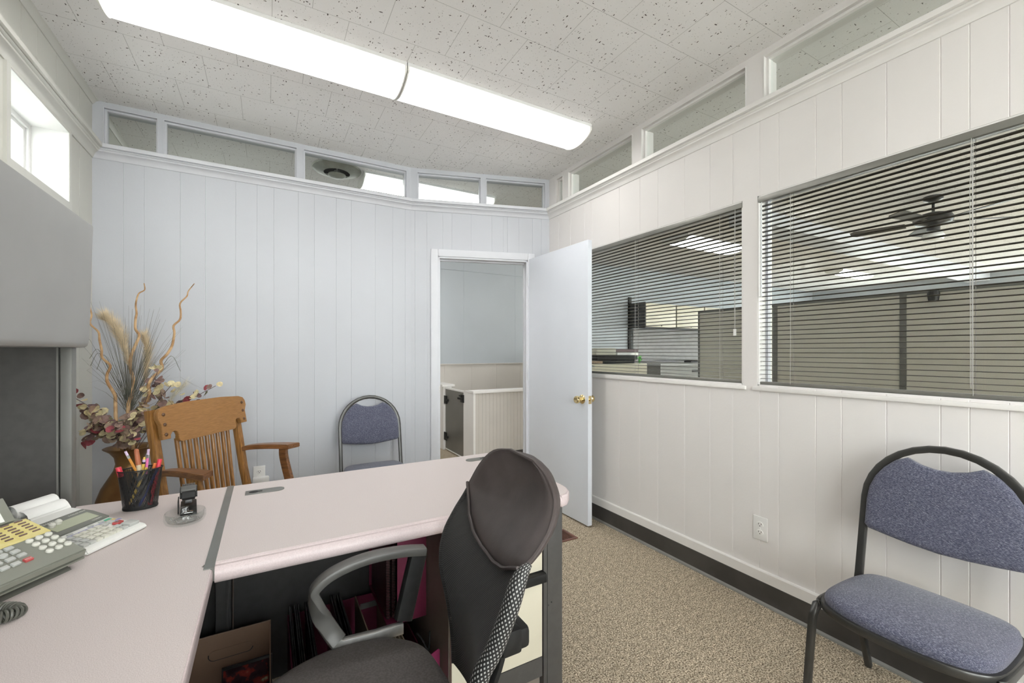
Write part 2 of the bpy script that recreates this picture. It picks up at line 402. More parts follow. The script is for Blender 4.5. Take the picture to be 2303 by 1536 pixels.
# outside wall on the left, thick, with the small window
bm = NB()
WL = (2.485, 3.077); WLZ = (2.02, 2.385)
GLf = [y-YB for y in (3.25, 3.10, 2.95, 2.75, 2.6, 2.4, 2.2, 2.0, 1.8, 1.5, 1.2, .9)]
LL = YH-YB
VL = (3.95, 4.55)
panel(bm, (XL, YB), (0, 1), (1, 0), [(0, LL, 0, WLZ[0]), (0, WL[0]-YB, *WLZ), (WL[1]-YB, VL[0]-YB, *WLZ), (VL[1]-YB, LL, *WLZ), (0, LL, WLZ[1], ZC)], GLf, th=.28)
struct('wall_left', bm, m_left)
BW = [(.25, 1.40), (1.62, 2.80)]; BZ = (.75, 2.25)
bm = NB(); panel(bm, (XL, YB), (1, 0), (0, 1), [(0, XR-XL, 0, BZ[0]), (0, XR-XL, BZ[1], ZC), (0, BW[0][0], *BZ), (BW[0][1], BW[1][0], *BZ), (BW[1][1], XR-XL, *BZ)]); struct('wall_back', bm, m_right)
for k_, (a, c) in enumerate(BW):  # unseen windows added behind the camera to let in more daylight
    bm = NB(); x0, x1 = XL+a, XL+c
    for e, f, g, h in ((x0, x0+.04, *BZ), (x1-.04, x1, *BZ), (x0+.04, x1-.04, BZ[0], BZ[0]+.04), (x0+.04, x1-.04, BZ[1]-.04, BZ[1]), ((x0+x1)/2-.02, (x0+x1)/2+.02, BZ[0]+.04, BZ[1]-.04)): b2(bm, e, f, YB-.09, YB-.03, g, h)
    o = struct('window_%d' % (21+k_), bm, m_white)
    b = NB(); b2(b, x0+.03, x1-.03, YB-.062, YB-.058, BZ[0]+.03, BZ[1]-.03); obj('glass_pane', b, m_glass2, o, smooth=False)
bm = NB(); panel(bm, (XL, YH), (1, 0), (0, -1), [(0, XE-XL, 1.07, ZC)], [.5, 1.1, 1.9, 2.62, 3.0, 3.35, 4.2, 5.0, 5.8, 6.6]); struct('wall_corridor', bm, m_hall)
bm = NB(); panel(bm, (XL, YH), (1, 0), (0, -1), [(0, XE-XL, 0, 1.062)], [.6+.41*i for i in range(26)]); struct('wall_corridor_wainscot', bm, m_wains)
bm = NB(); b2(bm, XL, XE, YH-.03, YH+.02, 1.062, 1.074); struct('trim_1', bm, m_wains)
bm = NB(); b2(bm, XL, XE, YH-.012, YH+.02, 2.398, 2.41); struct('trim_2', bm, m_hall)
bm = NB()
for a, c, e, f in ((-3, YH, 0, 1.2), (-3, YH, 2.2, ZC), (-3, -2.2, 1.2, 2.2), (5.0, YH, 1.2, 2.2)): b2(bm, XE, XE+.1, a, c, e, f)
struct('wall_office_east', bm, m_hall)
bm = NB()
for a, c, e, f in ((XR+.11, XE, 0, 1.2), (XR+.11, XE, 2.3, ZC), (XR+.11, 2.7, 1.2, 2.3), (11.4, XE, 1.2, 2.3)): b2(bm, a, c, -3.1, -3, e, f)
struct('wall_office_south', bm, m_right)
for k_, (P0, P1, zz) in enumerate((((XE, -2.2), (XE, 5.0), (1.2, 2.2)), ((2.7, -3.1), (11.4, -3.1), (1.2, 2.3)))):  # office windows added for extra daylight, hidden behind the partitions
    bm = NB(); dx, dy = P1[0]-P0[0], P1[1]-P0[1]; n_ = 6
    for i in range(n_+1): q = i/n_; x_, y_ = P0[0]+dx*q, P0[1]+dy*q; b2(bm, x_-.03+(.05 if dx == 0 else 0), x_+.03+(.05 if dx == 0 else 0), y_-.03+(.05 if dy == 0 else 0), y_+.03+(.05 if dy == 0 else 0), *zz)
    o = struct('window_%d' % (23+k_), bm, m_white)
    b = NB(); b2(b, min(P0[0], P1[0])+(.045 if dx == 0 else 0), max(P0[0], P1[0])+(.05 if dx == 0 else 0), min(P0[1], P1[1])+(.045 if dy == 0 else 0), max(P0[1], P1[1])+(.05 if dy == 0 else 0), *zz); obj('glass_pane', b, m_glass2, o, smooth=False)
bm = NB(); b2(bm, XR+.01, XR+.11, -3, YB, 0, ZC); struct('wall_office_west', bm, m_right)
# crown shelf and mouldings
bm = NB(); run(bm, (XL, YF), (1, 0), (0, -1), .0, L1+.004, CROWN); run(bm, (BX, BY), D2, N2, -.004, L2, CROWN); struct('trim_3', bm, m_trimb, smooth=True)
bm = NB(); run(bm, (XR, YB), (0, 1), (-1, 0), 0, LR-.01, CROWN); struct('trim_4', bm, m_trimw, smooth=True)
bm = NB(); run(bm, (XL, YB), (0, 1), (1, 0), 0, YF-YB-.005, CROWN); run(bm, (XL, YF+.115), (0, 1), (1, 0), 0, YH-YF-.12, CROWN); struct('trim_5', bm, m_triml, smooth=True)
bm = NB(); run(bm, (XL, YB), (0, 1), (1, 0), 0, YF-YB-.002, COVE); run(bm, (XL, YF+.112), (0, 1), (1, 0), 0, YH-YF-.12, COVE); struct('trim_6', bm, m_triml, smooth=True)
# baseboards
RB = [(-.002, .112), (.014, .112), (.014, .160), (.011, .166), (-.002, .166)]
RC = [(-.002, 0), (.012, .0), (.012, .106), (.009, .112), (-.002, .112)]
RLp = [(-.002, 0), (.024, .0), (.022, .008), (.012, .014), (-.002, .014)]
bm = NB(); run(bm, (XR, YB), (0, 1), (-1, 0), 0, LR-.01, RB); struct('baseboard_right', bm, m_trimw)
bm = NB(); run(bm, (XR, YB), (0, 1), (-1, 0), 0, LR-.01, RC); struct('baseboard_right_rubber', bm, m_cove)
bm = NB(); run(bm, (XR, YB), (0, 1), (-1, 0), 0, LR-.01, RLp); struct('baseboard_right_lip', bm, m_covelip)
bm = NB(); run(bm, (XL, YF), (1, 0), (0, -1), 0, L1, RC); run(bm, (BX, BY), D2, N2, 0, DS0-.07, RC); struct('baseboard_far', bm, m_cove)
bm = NB(); run(bm, (XL, YH), (1, 0), (0, -1), 0, XE-XL, [(0, 0), (.012, 0), (.012, .12), (0, .12)]); struct('baseboard_corridor', bm, m_cove)
# clerestory windows: stop frame and pane
wi = [0]
def transom(P, d, n, s0, s1, fm):
    wi[0] += 1
    P3 = Vector((*P, 0)); d3 = Vector((*d, 0)).normalized(); n3 = Vector((*n, 0)).normalized()
    M = frame(P3, d3, -n3, Vector((0, 0, 1)))
    b = NB()
    def fr(y0, y1, e0, e1):
        for a0, a1, c0, c1 in ((s0+e0, s0+e1, ZS+e0, ZT-e0), (s1-e1, s1-e0, ZS+e0, ZT-e0), (s0+e1, s1-e1, ZS+e0, ZS+min(e1, .006+e0)), (s0+e1, s1-e1, ZT-e1, ZT-e0)):
            box(b, ((a0+a1)/2, (y0+y1)/2, (c0+c1)/2), (a1-a0, y1-y0, c1-c0), M=M)
    fr(.022, .055, 0, .012)
    fr(-.004, .0, 0, .003)
    o = struct('window_%d' % wi[0], b, fm)
    b = NB(); box(b, ((s0+s1)/2, .04, (ZS+ZT)/2), (s1-s0-.022, .005, ZT-ZS-.014), M=M)
    obj('glass_pane', b, m_glass, o, smooth=False)
for a, c in pn1: transom((XL, YF), (1, 0), (0, -1), a-XL, c-XL, m_trimb)
for a, c in pn2: transom((BX, BY), D2, N2, a, c, m_trimb)
for a, c in pr: transom((XR, YB), (0, 1), (-1, 0), a-YB, c-YB, m_trimw)
# left window in its deep recess
def small_window(y0, y1):
    wi[0] += 1
    bm = NB()
    for a, c, e, f in ((y0-.03, y0, WLZ[0]-.035, WLZ[1]+.012), (y1, y1+.03, WLZ[0]-.035, WLZ[1]+.012), (y0, y1, WLZ[1], WLZ[1]+.012), (y0, y1, WLZ[0]-.035, WLZ[0])):
        b2(bm, XL, XL+.012, a, c, e, f)
    o = struct('window_%d' % wi[0], bm, m_triml)
    b = NB()      # white lining of the reveal
    for a, c, e, f in ((y0, y0+.004, *WLZ), (y1-.004, y1, *WLZ), (y0, y1, WLZ[0], WLZ[0]+.004), (y0, y1, WLZ[1]-.004, WLZ[1])): b2(b, XL-.27, XL+.010, a, c, e, f)
    obj('reveal', b, m_white, o, smooth=False)
    b = NB(); x = XL-.13
    def ring(t, x0, x1, i0):
        for a, c, e, f in ((y0+i0, y0+i0+t, WLZ[0]+i0, WLZ[1]-i0), (y1-i0-t, y1-i0, WLZ[0]+i0, WLZ[1]-i0), (y0+i0+t, y1-i0-t, WLZ[0]+i0, WLZ[0]+i0+t), (y0+i0+t, y1-i0-t, WLZ[1]-i0-t, WLZ[1]-i0)): b2(b, x0, x1, a, c, e, f)
    ring(.022, x-.05, x, .004); ring(.018, x-.045, x-.012, .026)
    b2(b, x-.04, x-.02, (y0+y1)/2-.09, (y0+y1)/2-.07, WLZ[0], WLZ[1])
    obj('sash', b, m_white, o, smooth=False)
    b = NB(); b2(b, x-.034, x-.030, y0+.04, y1-.04, WLZ[0]+.04, WLZ[1]-.04); obj('glass_pane', b, m_glass2, o, smooth=False)
small_window(*WL); small_window(*VL)
# pale building the small windows look onto; unseen pale ground added to bounce daylight
bm = NB(); b2(bm, XL-12, XL-.3, -14, 14, -.10, -.06); b2(bm, XL-.3, 24, -14, -3.35, -.10, -.06); b2(bm, XE+.35, 24, -3.35, 14, -.10, -.06); struct('ground_outside', bm, mat('pale_concrete', (.6, .6, .58), .9, var=.1))
t = thing('neighbour_building', 'pale sided building outside the small high window', 'building', (XL-2.3, 2.5, -.06))
b = NB(); b2(b, XL-5, XL-2.0, -2, 8, -.06, 4.2); obj('wall', b, mat('pale_siding', (.72, .72, .70), .8, var=.03), t, world=True, smooth=False)
b = NB()
for k in range(40): b2(b, XL-2.004, XL-1.985, -2+.25*k, -1.97+.25*k, 0, 4.1)
obj('siding_battens', b, m_white, t, world=True, smooth=False)
# wall windows 1 and 2: lining, sill, glass
for y0, y1, sn in ((W1[0], W1[1], 'a'), (W2[0], W2[1], 'b')):
    wi[0] += 1
    bm = NB()
    for a, c, e, f in ((y0, y0+.006, *WZ), (y1-.006, y1, *WZ), (y0, y1, WZ[0], WZ[0]+.006), (y0, y1, WZ[1]-.006, WZ[1])): b2(bm, XR+.002, XR+.118, a, c, e, f)
    o = struct('window_%d' % wi[0], bm, m_trimw)
    b = NB(); b2(b, XR-.012, XR+.03, y0-.02, y1+.02, WZ[0]-.024, WZ[0]-.006, bev=.003); obj('sill', b, m_trimw, o)
    b = NB()
    for a, c, e, f in ((y0+.006, y0+.018, *WZ), (y1-.018, y1-.006, *WZ), (y0, y1, WZ[0]+.006, WZ[0]+.018), (y0, y1, WZ[1]-.018, WZ[1]-.006)): b2(b, XR+.062, XR+.085, a, c, e, f)
    obj('glazing_stop', b, m_trimb, o, smooth=False)
    b = NB(); b2(b, XR+.071, XR+.076, y0+.01, y1-.01, WZ[0]+.01, WZ[1]-.01); obj('glass_pane', b, m_glass2, o, smooth=False)
# door casing, jamb and leaf
Mdoor = frame(Vector((BX, BY, 0)), Vector((*D2, 0)), -Vector((*N2, 0)), Vector((0, 0, 1)))
bm = NB()
for s0, s1, z0, z1 in ((DS0-.058, DS0, 0, DZ+.058), (DS1, DS1+.058, 0, DZ+.058), (DS0, DS1, DZ, DZ+.058)):
    box(bm, ((s0+s1)/2, -.007, (z0+z1)/2), (s1-s0, .016, z1-z0), M=Mdoor, bev=.004)
struct('trim_7', bm, m_trimb, smooth=True)
bm = NB()
for s0, s1, z0, z1 in ((DS0, DS0+.014, 0, DZ), (DS1-.014, DS1, 0, DZ), (DS0, DS1, DZ-.014, DZ)):
    box(bm, ((s0+s1)/2, .052, (z0+z1)/2), (s1-s0, .116, z1-z0), M=Mdoor)
    box(bm, ((s0+s1)/2+(0.008 if s0 == DS0 and s1 < DS1 else 0)-(0.008 if s1 == DS1 and s0 > DS0 else 0), .07, (z0+z1)/2-(.01 if z0 > 1 else 0)), (s1-s0, .03, z1-z0), M=Mdoor)
struct('trim_8', bm, m_trimb)
bm = NB(); box(bm, (DS0+.0146, .025, .93), (.002, .022, .06), M=Mdoor); o = obj('strike_plate', bm, m_brass); tag(o, 'small brass strike plate on the door jamb', 'strike plate')
# leaf: hinge near (1.95,3.145), free edge near (1.98,2.38)
hx, hy, fx, fy = 1.957, 3.140, 1.9735, 2.378
ld = Vector((fx-hx, fy-hy, 0)); LW = ld.length; ld.normalize(); ln = Vector((-ld.y, ld.x, 0))   # ln points to +X
Ml = frame(Vector((hx, hy, 0)), ld, ln, Vector((0, 0, 1)))
bm = NB(); box(bm, (LW/2, .018, .012+2.028/2), (LW, .036, 2.028), M=Ml, bev=.0015)
leaf = struct('door_1', bm, m_door, smooth=True)
KZ = .905
for sgn in (-1, 1):
    y0 = 0 if sgn < 0 else .036
    Mk = Ml @ Matrix.Translation((LW-.062, y0, KZ)) @ Matrix.Rotation(PI/2*(1 if sgn < 0 else -1), 4, 'X')
    bm = NB()
    lathe(bm, [(.0, 0), (.032, 0), (.033, .003), (.030, .007), (.022, .011), (.014, .014), (.012, .022), (.014, .028), (.022, .034), (.027, .042), (.0275, .052), (.024, .060), (.016, .062), (.012, .060), (.0, .060)], 32, Mk)
    obj('door_knob', bm, m_brass, leaf, ang=50)
bm = NB(); box(bm, (LW+.0006, .018, KZ), (.002, .026, .057), M=Ml); box(bm, (LW+.005, .018, KZ), (.010, .012, .018), M=Ml, bev=.003); obj('latch_plate', bm, m_brass, leaf)
for z in (.25, 1.05, 1.85):
    bm = NB(); cyl(bm, Ml @ Vector((-.004, -.004, z-.045)), Ml @ Vector((-.004, -.004, z+.045)), .006, 12); obj('hinge', bm, m_trimb, leaf)

# ------------------------------------------------------------------ ceiling lamps
def wrap_lamp(x0, y0, length, label, group, wide=.285):
    t = thing('ceiling_lamp', label, 'lamp', (x0+length/2, y0, ZC), 0, group)
    h = .088; n = 14; w2 = wide/2
    prof = [(-w2, -.018), (-w2, -.040)]
    for i in range(n+1):
        a = i/n; x = -w2+.012+(wide-.024)*a
        prof.append((x, -.052-.036*math.sin(PI*a)**.75))
    prof += [(w2, -.040), (w2, -.018)]
    M = frame(Vector((-length/2+.005, 0, 0)), Vector((0, 1, 0)), Vector((0, 0, 1)), Vector((1, 0, 0)))
    b = NB(); prism(b, prof, length-.010, M); obj('lamp_cover', b, m_lens, t, ang=20)
    b = NB(); box(b, (0, 0, -.009), (length, wide+.004, .018)); obj('lamp_housing', b, m_white, t, smooth=False)
    for s in (-1, 1):
        pe = [(x*1.02, z*1.045) for x, z in prof]
        Me = frame(Vector((s*length/2-(.007 if s > 0 else 0), 0, 0)), Vector((0, 1, 0)), Vector((0, 0, 1)), Vector((1, 0, 0)))
        b = NB(); prism(b, pe, .007, Me); obj('end_cap', b, m_lampend, t, smooth=False)
    return t
GL = 'wraparound ceiling lamps'
wrap_lamp(-.592, 2.345, 1.222, 'long white ceiling lamp over the desk, on the outside wall end of the pair', GL)
wrap_lamp(.634, 2.345,  1.222, 'long white ceiling lamp ending near the blinds, second of the pair', GL)
wrap_lamp(-.600, -.60, 2.45, 'unseen long white ceiling lamp added as fill behind the viewpoint', GL)  # fill lamp added out of view, evens out the room's brightness
wrap_lamp(.70, 3.835, 1.22, 'lit ceiling lamp seen through the clerestory panes over the far wall', GL)
wrap_lamp(-.70, 4.70, 2.44, 'unseen ceiling lamp added by the outside wall to brighten the corridor', GL)  # added lamp, not in view, lifts the corridor's brightness
wrap_lamp(4.62, 3.82, 1.22, 'lit ceiling lamp seen through the smaller blind window', GL, wide=.40)
wrap_lamp(8.95, 3.90, 1.22, 'small distant lit lamp seen through the larger blind window', GL)
wrap_lamp(2.9, -1.2, 3.6, 'long ceiling lamp added to brighten the south end of the open office', GL, wide=.40)  # added to brighten the space seen through the blinds
wrap_lamp(8.0, -1.0, 3.6, 'long ceiling lamp added to brighten the south east of the open office', GL, wide=.40)  # second office lamp added for brightness beyond the blinds

# round air diffuser seen through the clerestory
t = thing('ceiling_diffuser', 'round metal air diffuser on the corridor ceiling beyond the clerestory', 'air vent', (.50, 3.78, ZC))
m_alu = mat('dull_diffuser_metal', (.34, .35, .31), .4, metal=.5, var=.08, scale=20)
b = NB(); lathe(b, [(.10, -.035), (.13, -.030), (.185, -.012), (.19, -.002), (.185, 0), (.10, -.004)], 40); obj('flange', b, m_alu, t)
b = NB(); lathe(b, [(0, -.003), (.118, -.003), (.112, -.030), (.108, -.030), (.105, -.006), (0, -.006)], 40); obj('throat', b, m_black, t)
b = NB(); lathe(b, [(0, -.010), (.02, -.012), (.03, -.030), (.066, -.044), (.070, -.052), (.045, -.070), (0, -.075)], 40); obj('cone', b, m_alu, t)
for k in range(3):
    a = k*2*PI/3+.4; b = NB(); tube(b, [(.04*math.cos(a), .04*math.sin(a), -.05), (.105*math.cos(a), .105*math.sin(a), -.03)], .004, 6); obj('bracket', b, m_alu, t)

# ------------------------------------------------------------------ blinds
m_slat = mat('dark_blind_slat', (.030, .028, .026), .32, metal=.3, var=.05)
m_rail = mat('bronze_headrail', (.24, .235, .215), .35, metal=.5, var=.05)
m_cord = mat('grey_cord', (.42, .41, .39), .7, var=.05)
m_clear = mat('frosted_wand_plastic', (.62, .64, .65), .2, var=.05)
def blind(y0, y1, label, wand, ladders, pull):
    t = thing('window_blind', label, 'window blind', (XR+.022, (y0+y1)/2, WZ[0]+.006), 0, 'dark mini blinds')
    L = y1-y0-.016; T = WZ[1]-WZ[0]-.012
    b = NB(); box(b, (-.010, 0, T-.014), (.026, y1-y0-.006, .027), bev=.0015); obj('headrail', b, m_rail, t)
    me = None; z = T-.045; k = 0
    while z > .028:
        if me is None:
            b = NB(); n = 4; A = []; B = []
            for i in range(n+1):
                x = -.0125+.025*i/n; zz = .0022*(1-(2*i/n-1)**2)
                A.append((x, zz)); B.append((x, zz-.0006))
            M = frame(Vector((0, -L/2, 0)), Vector((1, 0, 0)), Vector((0, 0, 1)), Vector((0, 1, 0)))
            prism(b, A+B[::-1], L, M)
            o = obj('slat', b, m_slat, t); me = o.data
        else:
            o = bpy.data.objects.new('slat', me); COL.objects.link(o); o.parent = t
        o.location = (.0, random.uniform(-.0012, .0012), z); o.rotation_euler = (random.uniform(-.0006, .0006), math.radians(4.2+random.uniform(-.7, .7)), 0)
        z -= .0216; k += 1
    b = NB(); box(b, (0, 0, .008), (.026, L, .013), bev=.003); obj('bottom_rail', b, m_rail, t)
    for q in ladders:
        y = q-(y0+y1)/2
        b = NB()
        for dx in (-.0145, .0145): cyl(b, (dx, y, .01), (dx, y, T-.02), .0010, 5)
        z = T-.045
        while z > .028: cyl(b, (-.0145, y, z-.001), (.0145, y, z-.001), .0005, 4); z -= .0216
        obj('ladder_cord', b, m_cord, t, smooth=False)
    if wand is not None:
        y = wand[0]-(y0+y1)/2
        b = NB(); tube(b, [(-.020, y, T-.03), (-.027, y, T-.036), (-.028, y-.001, T-.042)], .0016, 6); cyl(b, (-.028, y, T-.040), (-.028, y, T-wand[1]), .0038, 6)
        obj('tilt_wand', b, m_clear, t)
    if pull is not None:
        y = pull[0]-(y0+y1)/2
        b = NB()
        for dy in (-.003, .003): tube(b, [(-.024, y, T-.028), (-.026, y+dy, T-.2), (-.026, y+dy*.6, T-pull[1])], .0010, 5)
        obj('pull_cord', b, m_cord, t)
        if pull[2]:
            b = NB(); box(b, (-.0262, y, T-pull[1]-.012), (.0015, .016, .034)); obj('tag', b, m_paper, t, smooth=False)
    return t
blind(W1[0], W1[1], 'dark horizontal blind on the smaller window behind the open door', None, (1.48, 2.10, 2.60), (1.385, .66, True))
blind(W2[0], W2[1], 'dark horizontal blind on the larger window over the blue chair', (1.245, .50), (1.115, .51, .05), (.512, .90, False))
# outlets
def outlet(M, label, double=True):
    t = thing('wall_outlet', label, 'outlet', tuple(M.translation))
    R = Matrix.Translation(-M.translation) @ M
    b = NB(); box(b, (0, 0, .003), (.072, .116, .005), M=R, bev=.002); obj('face_plate', b, m_outlet, t)
    for s in (-1, 1):
        b = NB(); lathe(b, [(0, .0075), (.0155, .0075), (.0165, .006), (.0165, .004)], 20, R @ Matrix.Translation((0, s*.0195, 0)), sy=.86); o = obj('socket', b, m_outlet, t)
        b = NB()
        for x in (-.0062, .0062): box(b, (x, s*.0195+.003, .0077), (.0024, .0075 if x < 0 else .0062, .0006), M=R)
        lathe(b, [(0, .0078), (.0026, .0078), (.0026, .007)], 10, R @ Matrix.Translation((0, s*.0195-.0065, 0)))
        obj('slots', b, m_black, o, smooth=False)
    b = NB(); lathe(b, [(0, .0072), (.003, .0066), (.0034, .005)], 10, R); obj('screw', b, m_outlet, t)
    return t
outlet(frame(Vector((XR, 1.251, .368)), Vector((0, -1, 0)), Vector((0, 0, 1)), Vector((-1, 0, 0))), 'white duplex outlet low on the wall under the blind windows')
outlet(frame(Vector((-.045, YF, .400)), Vector((1, 0, 0)), Vector((0, 0, 1)), Vector((0, -1, 0))), 'white outlet on the pale blue wall behind the wooden armchair')
t = thing('plug_adapter', 'white plug-in adapter below the outlet behind the wooden armchair', 'plug', (-.035, YF-.03, .35))
b = NB(); box(b, (0, .0, .012), (.10, .05, .055), bev=.012); obj('adapter_body', b, m_outlet, t)
# brown floor register
m_reg = mat('brown_register_paint', (.17, .075, .055), .4, var=.1, scale=20)
t = thing('floor_register', 'brown metal floor vent in the carpet by the open door', 'floor vent', (1.655, 2.36, 0))
b = NB()
for c, s in (((0, -.072, .004), (.302, .018, .006)), ((0, .072, .004), (.302, .018, .006)), ((-.142, 0, .004), (.018, .13, .006)), ((.142, 0, .004), (.018, .13, .006))): box(b, c, s, bev=.0015)
obj('frame', b, m_reg, t)
for k in range(22):
    b = NB(); box(b, (-.126+.012*k, 0, .004), (.0035, .128, .005)); 
    if k % 5 == 0: pass
    obj('louver', b, m_reg, t, smooth=False)
b = NB(); box(b, (0, 0, .0016), (.28, .14, .001)); obj('duct_opening', b, m_black, t, smooth=False)

# ------------------------------------------------------------------ desk
def laminate():
    m = bpy.data.materials.new('speckled_pinkish_laminate'); m.use_nodes = True
    n = m.node_tree.nodes; l = m.node_tree.links; p = n['Principled BSDF']
    tc = n.new('ShaderNodeTexCoord'); v = n.new('ShaderNodeTexNoise'); v.inputs['Scale'].default_value = 700; v.inputs['Detail'].default_value = 2
    l.new(tc.outputs['Object'], v.inputs[0])
    cr = n.new('ShaderNodeValToRGB'); e = cr.color_ramp.elements
    e[0].position = .34; e[0].color = (.54, .465, .455, 1); e[1].position = .66; e[1].color = (.73, .66, .645, 1)
    x = e.new(.5); x.color = (.64, .565, .55, 1)
    l.new(v.outputs['Fac'], cr.inputs[0]); l.new(cr.outputs[0], p.inputs['Base Color']); p.inputs['Roughness'].default_value = .38
    return m
m_lam = laminate()
m_edge = mat('pink_bullnose_edge', (.62, .525, .53), .42, var=.05, scale=300)
TT, TH = .74, .040
t = thing('desk', 'pinkish speckled main desk top on charcoal panels with a front bullnose', 'desk', (.43, 1.585, 0))
def bull(y0, y1, out, th, n=8):
    """outline in (y,z): flat top with waterfall bullnose at y0 side"""
    r = th/2
    pts = [(y1, 0), (y1, -th)]
    pts += [(y0+r, -th)]
    for i in range(1, n): a = -PI/2-PI*i/n; pts.append((y0+r+r*math.cos(a)*1.0, -r+r*math.sin(a)))
    pts += [(y0+r, 0)]
    return pts
b = NB()
c = .03
xs0, xs1, ys0, ys1 = -.108, .978, 1.262, 1.937
out = [(xs0, ys0), (xs1-.075, ys0), (xs1-.074, ys0-.020), (xs1-.045, ys0-.012), (xs1-.020, ys0+.012), (xs1-.006, ys0+.045), (xs1, ys0+.085), (xs1, ys1-.02), (xs1-.02, ys1), (xs0, ys1)]
prism(b, out, TH, Matrix.Translation((0, 0, TT-TH)))
obj('desk_top', b, m_lam, t, world=True)
b = NB()
pf = [(ys0+.001, TT-.0005), (ys0-.006, TT-.001), (ys0-.010, TT-.0035), (ys0-.013, TT-.003), (ys0-.020, TT-.003), (ys0-.027, TT-.008), (ys0-.031, TT-.016), (ys0-.031, TT-.026), (ys0-.027, TT-.036), (ys0-.020, TT-.042), (ys0+.001, TT-.042)]
Me = frame(Vector((xs0, 0, 0)), Vector((0, 1, 0)), Vector((0, 0, 1)), Vector((1, 0, 0)))
prism(b, pf, xs1-.073-xs0, Me)
obj('front_edge', b, m_edge, t, world=True)
b = NB()
tube(b, [(xs1-.074, ys0-.023, TT-.021), (xs1-.045, ys0-.015, TT-.021), (xs1-.019, ys0+.010, TT-.021), (xs1-.005, ys0+.044, TT-.021), (xs1, ys0+.085, TT-.021), (xs1, ys1-.02, TT-.021), (xs1-.012, ys1-.004, TT-.021), (xs0, ys1, TT-.021)], .0, 12, flat=(.006, .0205), up=(0, 0, 1)); obj('edge_band', b, m_edge, t, world=True)
b = NB(); b2(b, .853, .935, 1.27, 1.92, .0, TT-TH-.002, bev=.004); b2(b, .868, .870, 1.267, 1.272, .02, .69); obj('end_panel', b, m_dgrey, t, world=True)
b = NB()
for z in (.345, .352): cyl(b, (.872+(z-.345)*2, 1.268, z), (.872+(z-.345)*2, 1.2712, z), .0022, 8)
obj('screw_holes', b, m_black, t, world=True)
b = NB(); b2(b, -.105, .853, 1.86, 1.88, .012, TT-TH); obj('modesty_panel', b, m_dgrey2, t, world=True)
b = NB(); prism(b, [(0, 0), (.10, 0), (.10, -.012), (.012, -.10), (0, -.10)], .004, frame(Vector((.49, 1.50, TT-TH)), Vector((-1, 0, 0)), Vector((0, 0, 1)), Vector((0, 1, 0)))); obj('bracket', b, m_cab, t, world=True)
# grommets
def grommet(cx, cy, flip, label):
    g = thing('cable_grommet', label, 'cable cover', (cx, cy, TT), 0 if not flip else PI)
    pts = [(-.062, -.024), (.038, -.024)]
    for i in range(1, 10): a = -PI/2+PI*i/10; pts.append((.038+.024*math.cos(a), .024*math.sin(a)))
    pts += [(.038, .024), (-.062, .024)]
    b = NB(); prism(b, pts, .0028, Matrix.Translation((0, 0, -.0004))); obj('cover', b, m_midgrey, g)
    pts = []
    for i in range(16): a = 2*PI*i/16; pts.append((-.034+(.017 if math.cos(a) < 0 else .014)*math.cos(a), .014*math.sin(a)))
    b = NB(); prism(b, pts, .0006, Matrix.Translation((0, 0, .0022))); box(b, (-.015, 0, .0025), (.012, .012, .0006)); obj('cable_hole', b, m_black, g, smooth=False)
grommet(-.005, 1.812, False, 'grey oblong cable cover beside the grey joint strip')
grommet(.868, 1.845, True, 'grey oblong cable cover at the doorway end of the desk')
# drawer pedestal
t = thing('drawer_pedestal', 'cream two-drawer pedestal under the doorway end of the desk', 'drawer unit', (.675, 1.56, 0))
m_pedside = mat('brown_grey_pedestal_side', (.21, .18, .155), .5, var=.05)
b = NB(); b2(b, .503, .850, 1.292, 1.84, .05, TT-TH-.003); obj('body', b, m_pedside, t, smooth=False, world=True)
for z0, z1 in ((.475, .69), (.170, .436)):
    b = NB(); b2(b, .506, .848, 1.272, 1.292, z0, z1, bev=.002); d = obj('drawer', b, m_cream, t, world=True)
b = NB(); b2(b, .506, .848, 1.272, 1.300, .10, .168); obj('plinth', b, m_dgrey, t, world=True)
b = NB(); tube(b, [(.52, 1.262, .455), (.852, 1.262, .455)], .0, 12, flat=(.013, .017), up=(0, 0, 1)); b2(b, .508, .85, 1.262, 1.292, .438, .472); obj('drawer_pull', b, m_black, t, world=True)
for x in (.53, .82):
    for y in (1.32, 1.8):
        b = NB(); cyl(b, (x-.01, y, .025), (x+.01, y, .025), .025, 14); b2(b, x-.014, x+.014, y-.012, y+.012, .03, .055); obj('caster', b, m_black, t, world=True)
# return desk with charcoal supports
t = thing('return_desk', 'pinkish speckled side desk top carrying the telephone', 'desk', (-.5, 1.2, 0))
b = NB()
RX = -.128
out = [(XL+.005, -.2), (RX+.013, -.2), (RX+.013, 1.225), (RX-.006, 1.247), (RX, 1.262), (RX, 1.937), (XL+.005, 1.937)]
prism(b, out, .034, Matrix.Translation((0, 0, TT-.034)))
obj('desk_top', b, m_lam, t, world=True)
b = NB(); tube(b, [(RX+.013, -.2, TT-.018), (RX+.013, 1.222, TT-.018), (RX-.004, 1.246, TT-.018)], 0, 12, flat=(.005, .0165), up=(0, 0, 1)); obj('edge_band', b, m_edge, t, world=True)
b = NB(); b2(b, XL+.02, XL+.05, -.15, 1.9, .1, TT-.035); b2(b, XL+.02, RX-.02, 1.88, 1.90, .05, TT-.035); b2(b, XL+.02, RX-.04, -.18, -.15, 0, TT-.035); obj('support_panels', b, m_dgrey2, t, world=True, smooth=False)
b = NB(); b2(b, -.155, -.108, 1.80, 1.92, 0, TT-TH, bev=.006); b2(b, -.122, -.116, 1.792, 1.80, .05, .68); obj('leg_post', b, m_dgrey2, t, world=True)
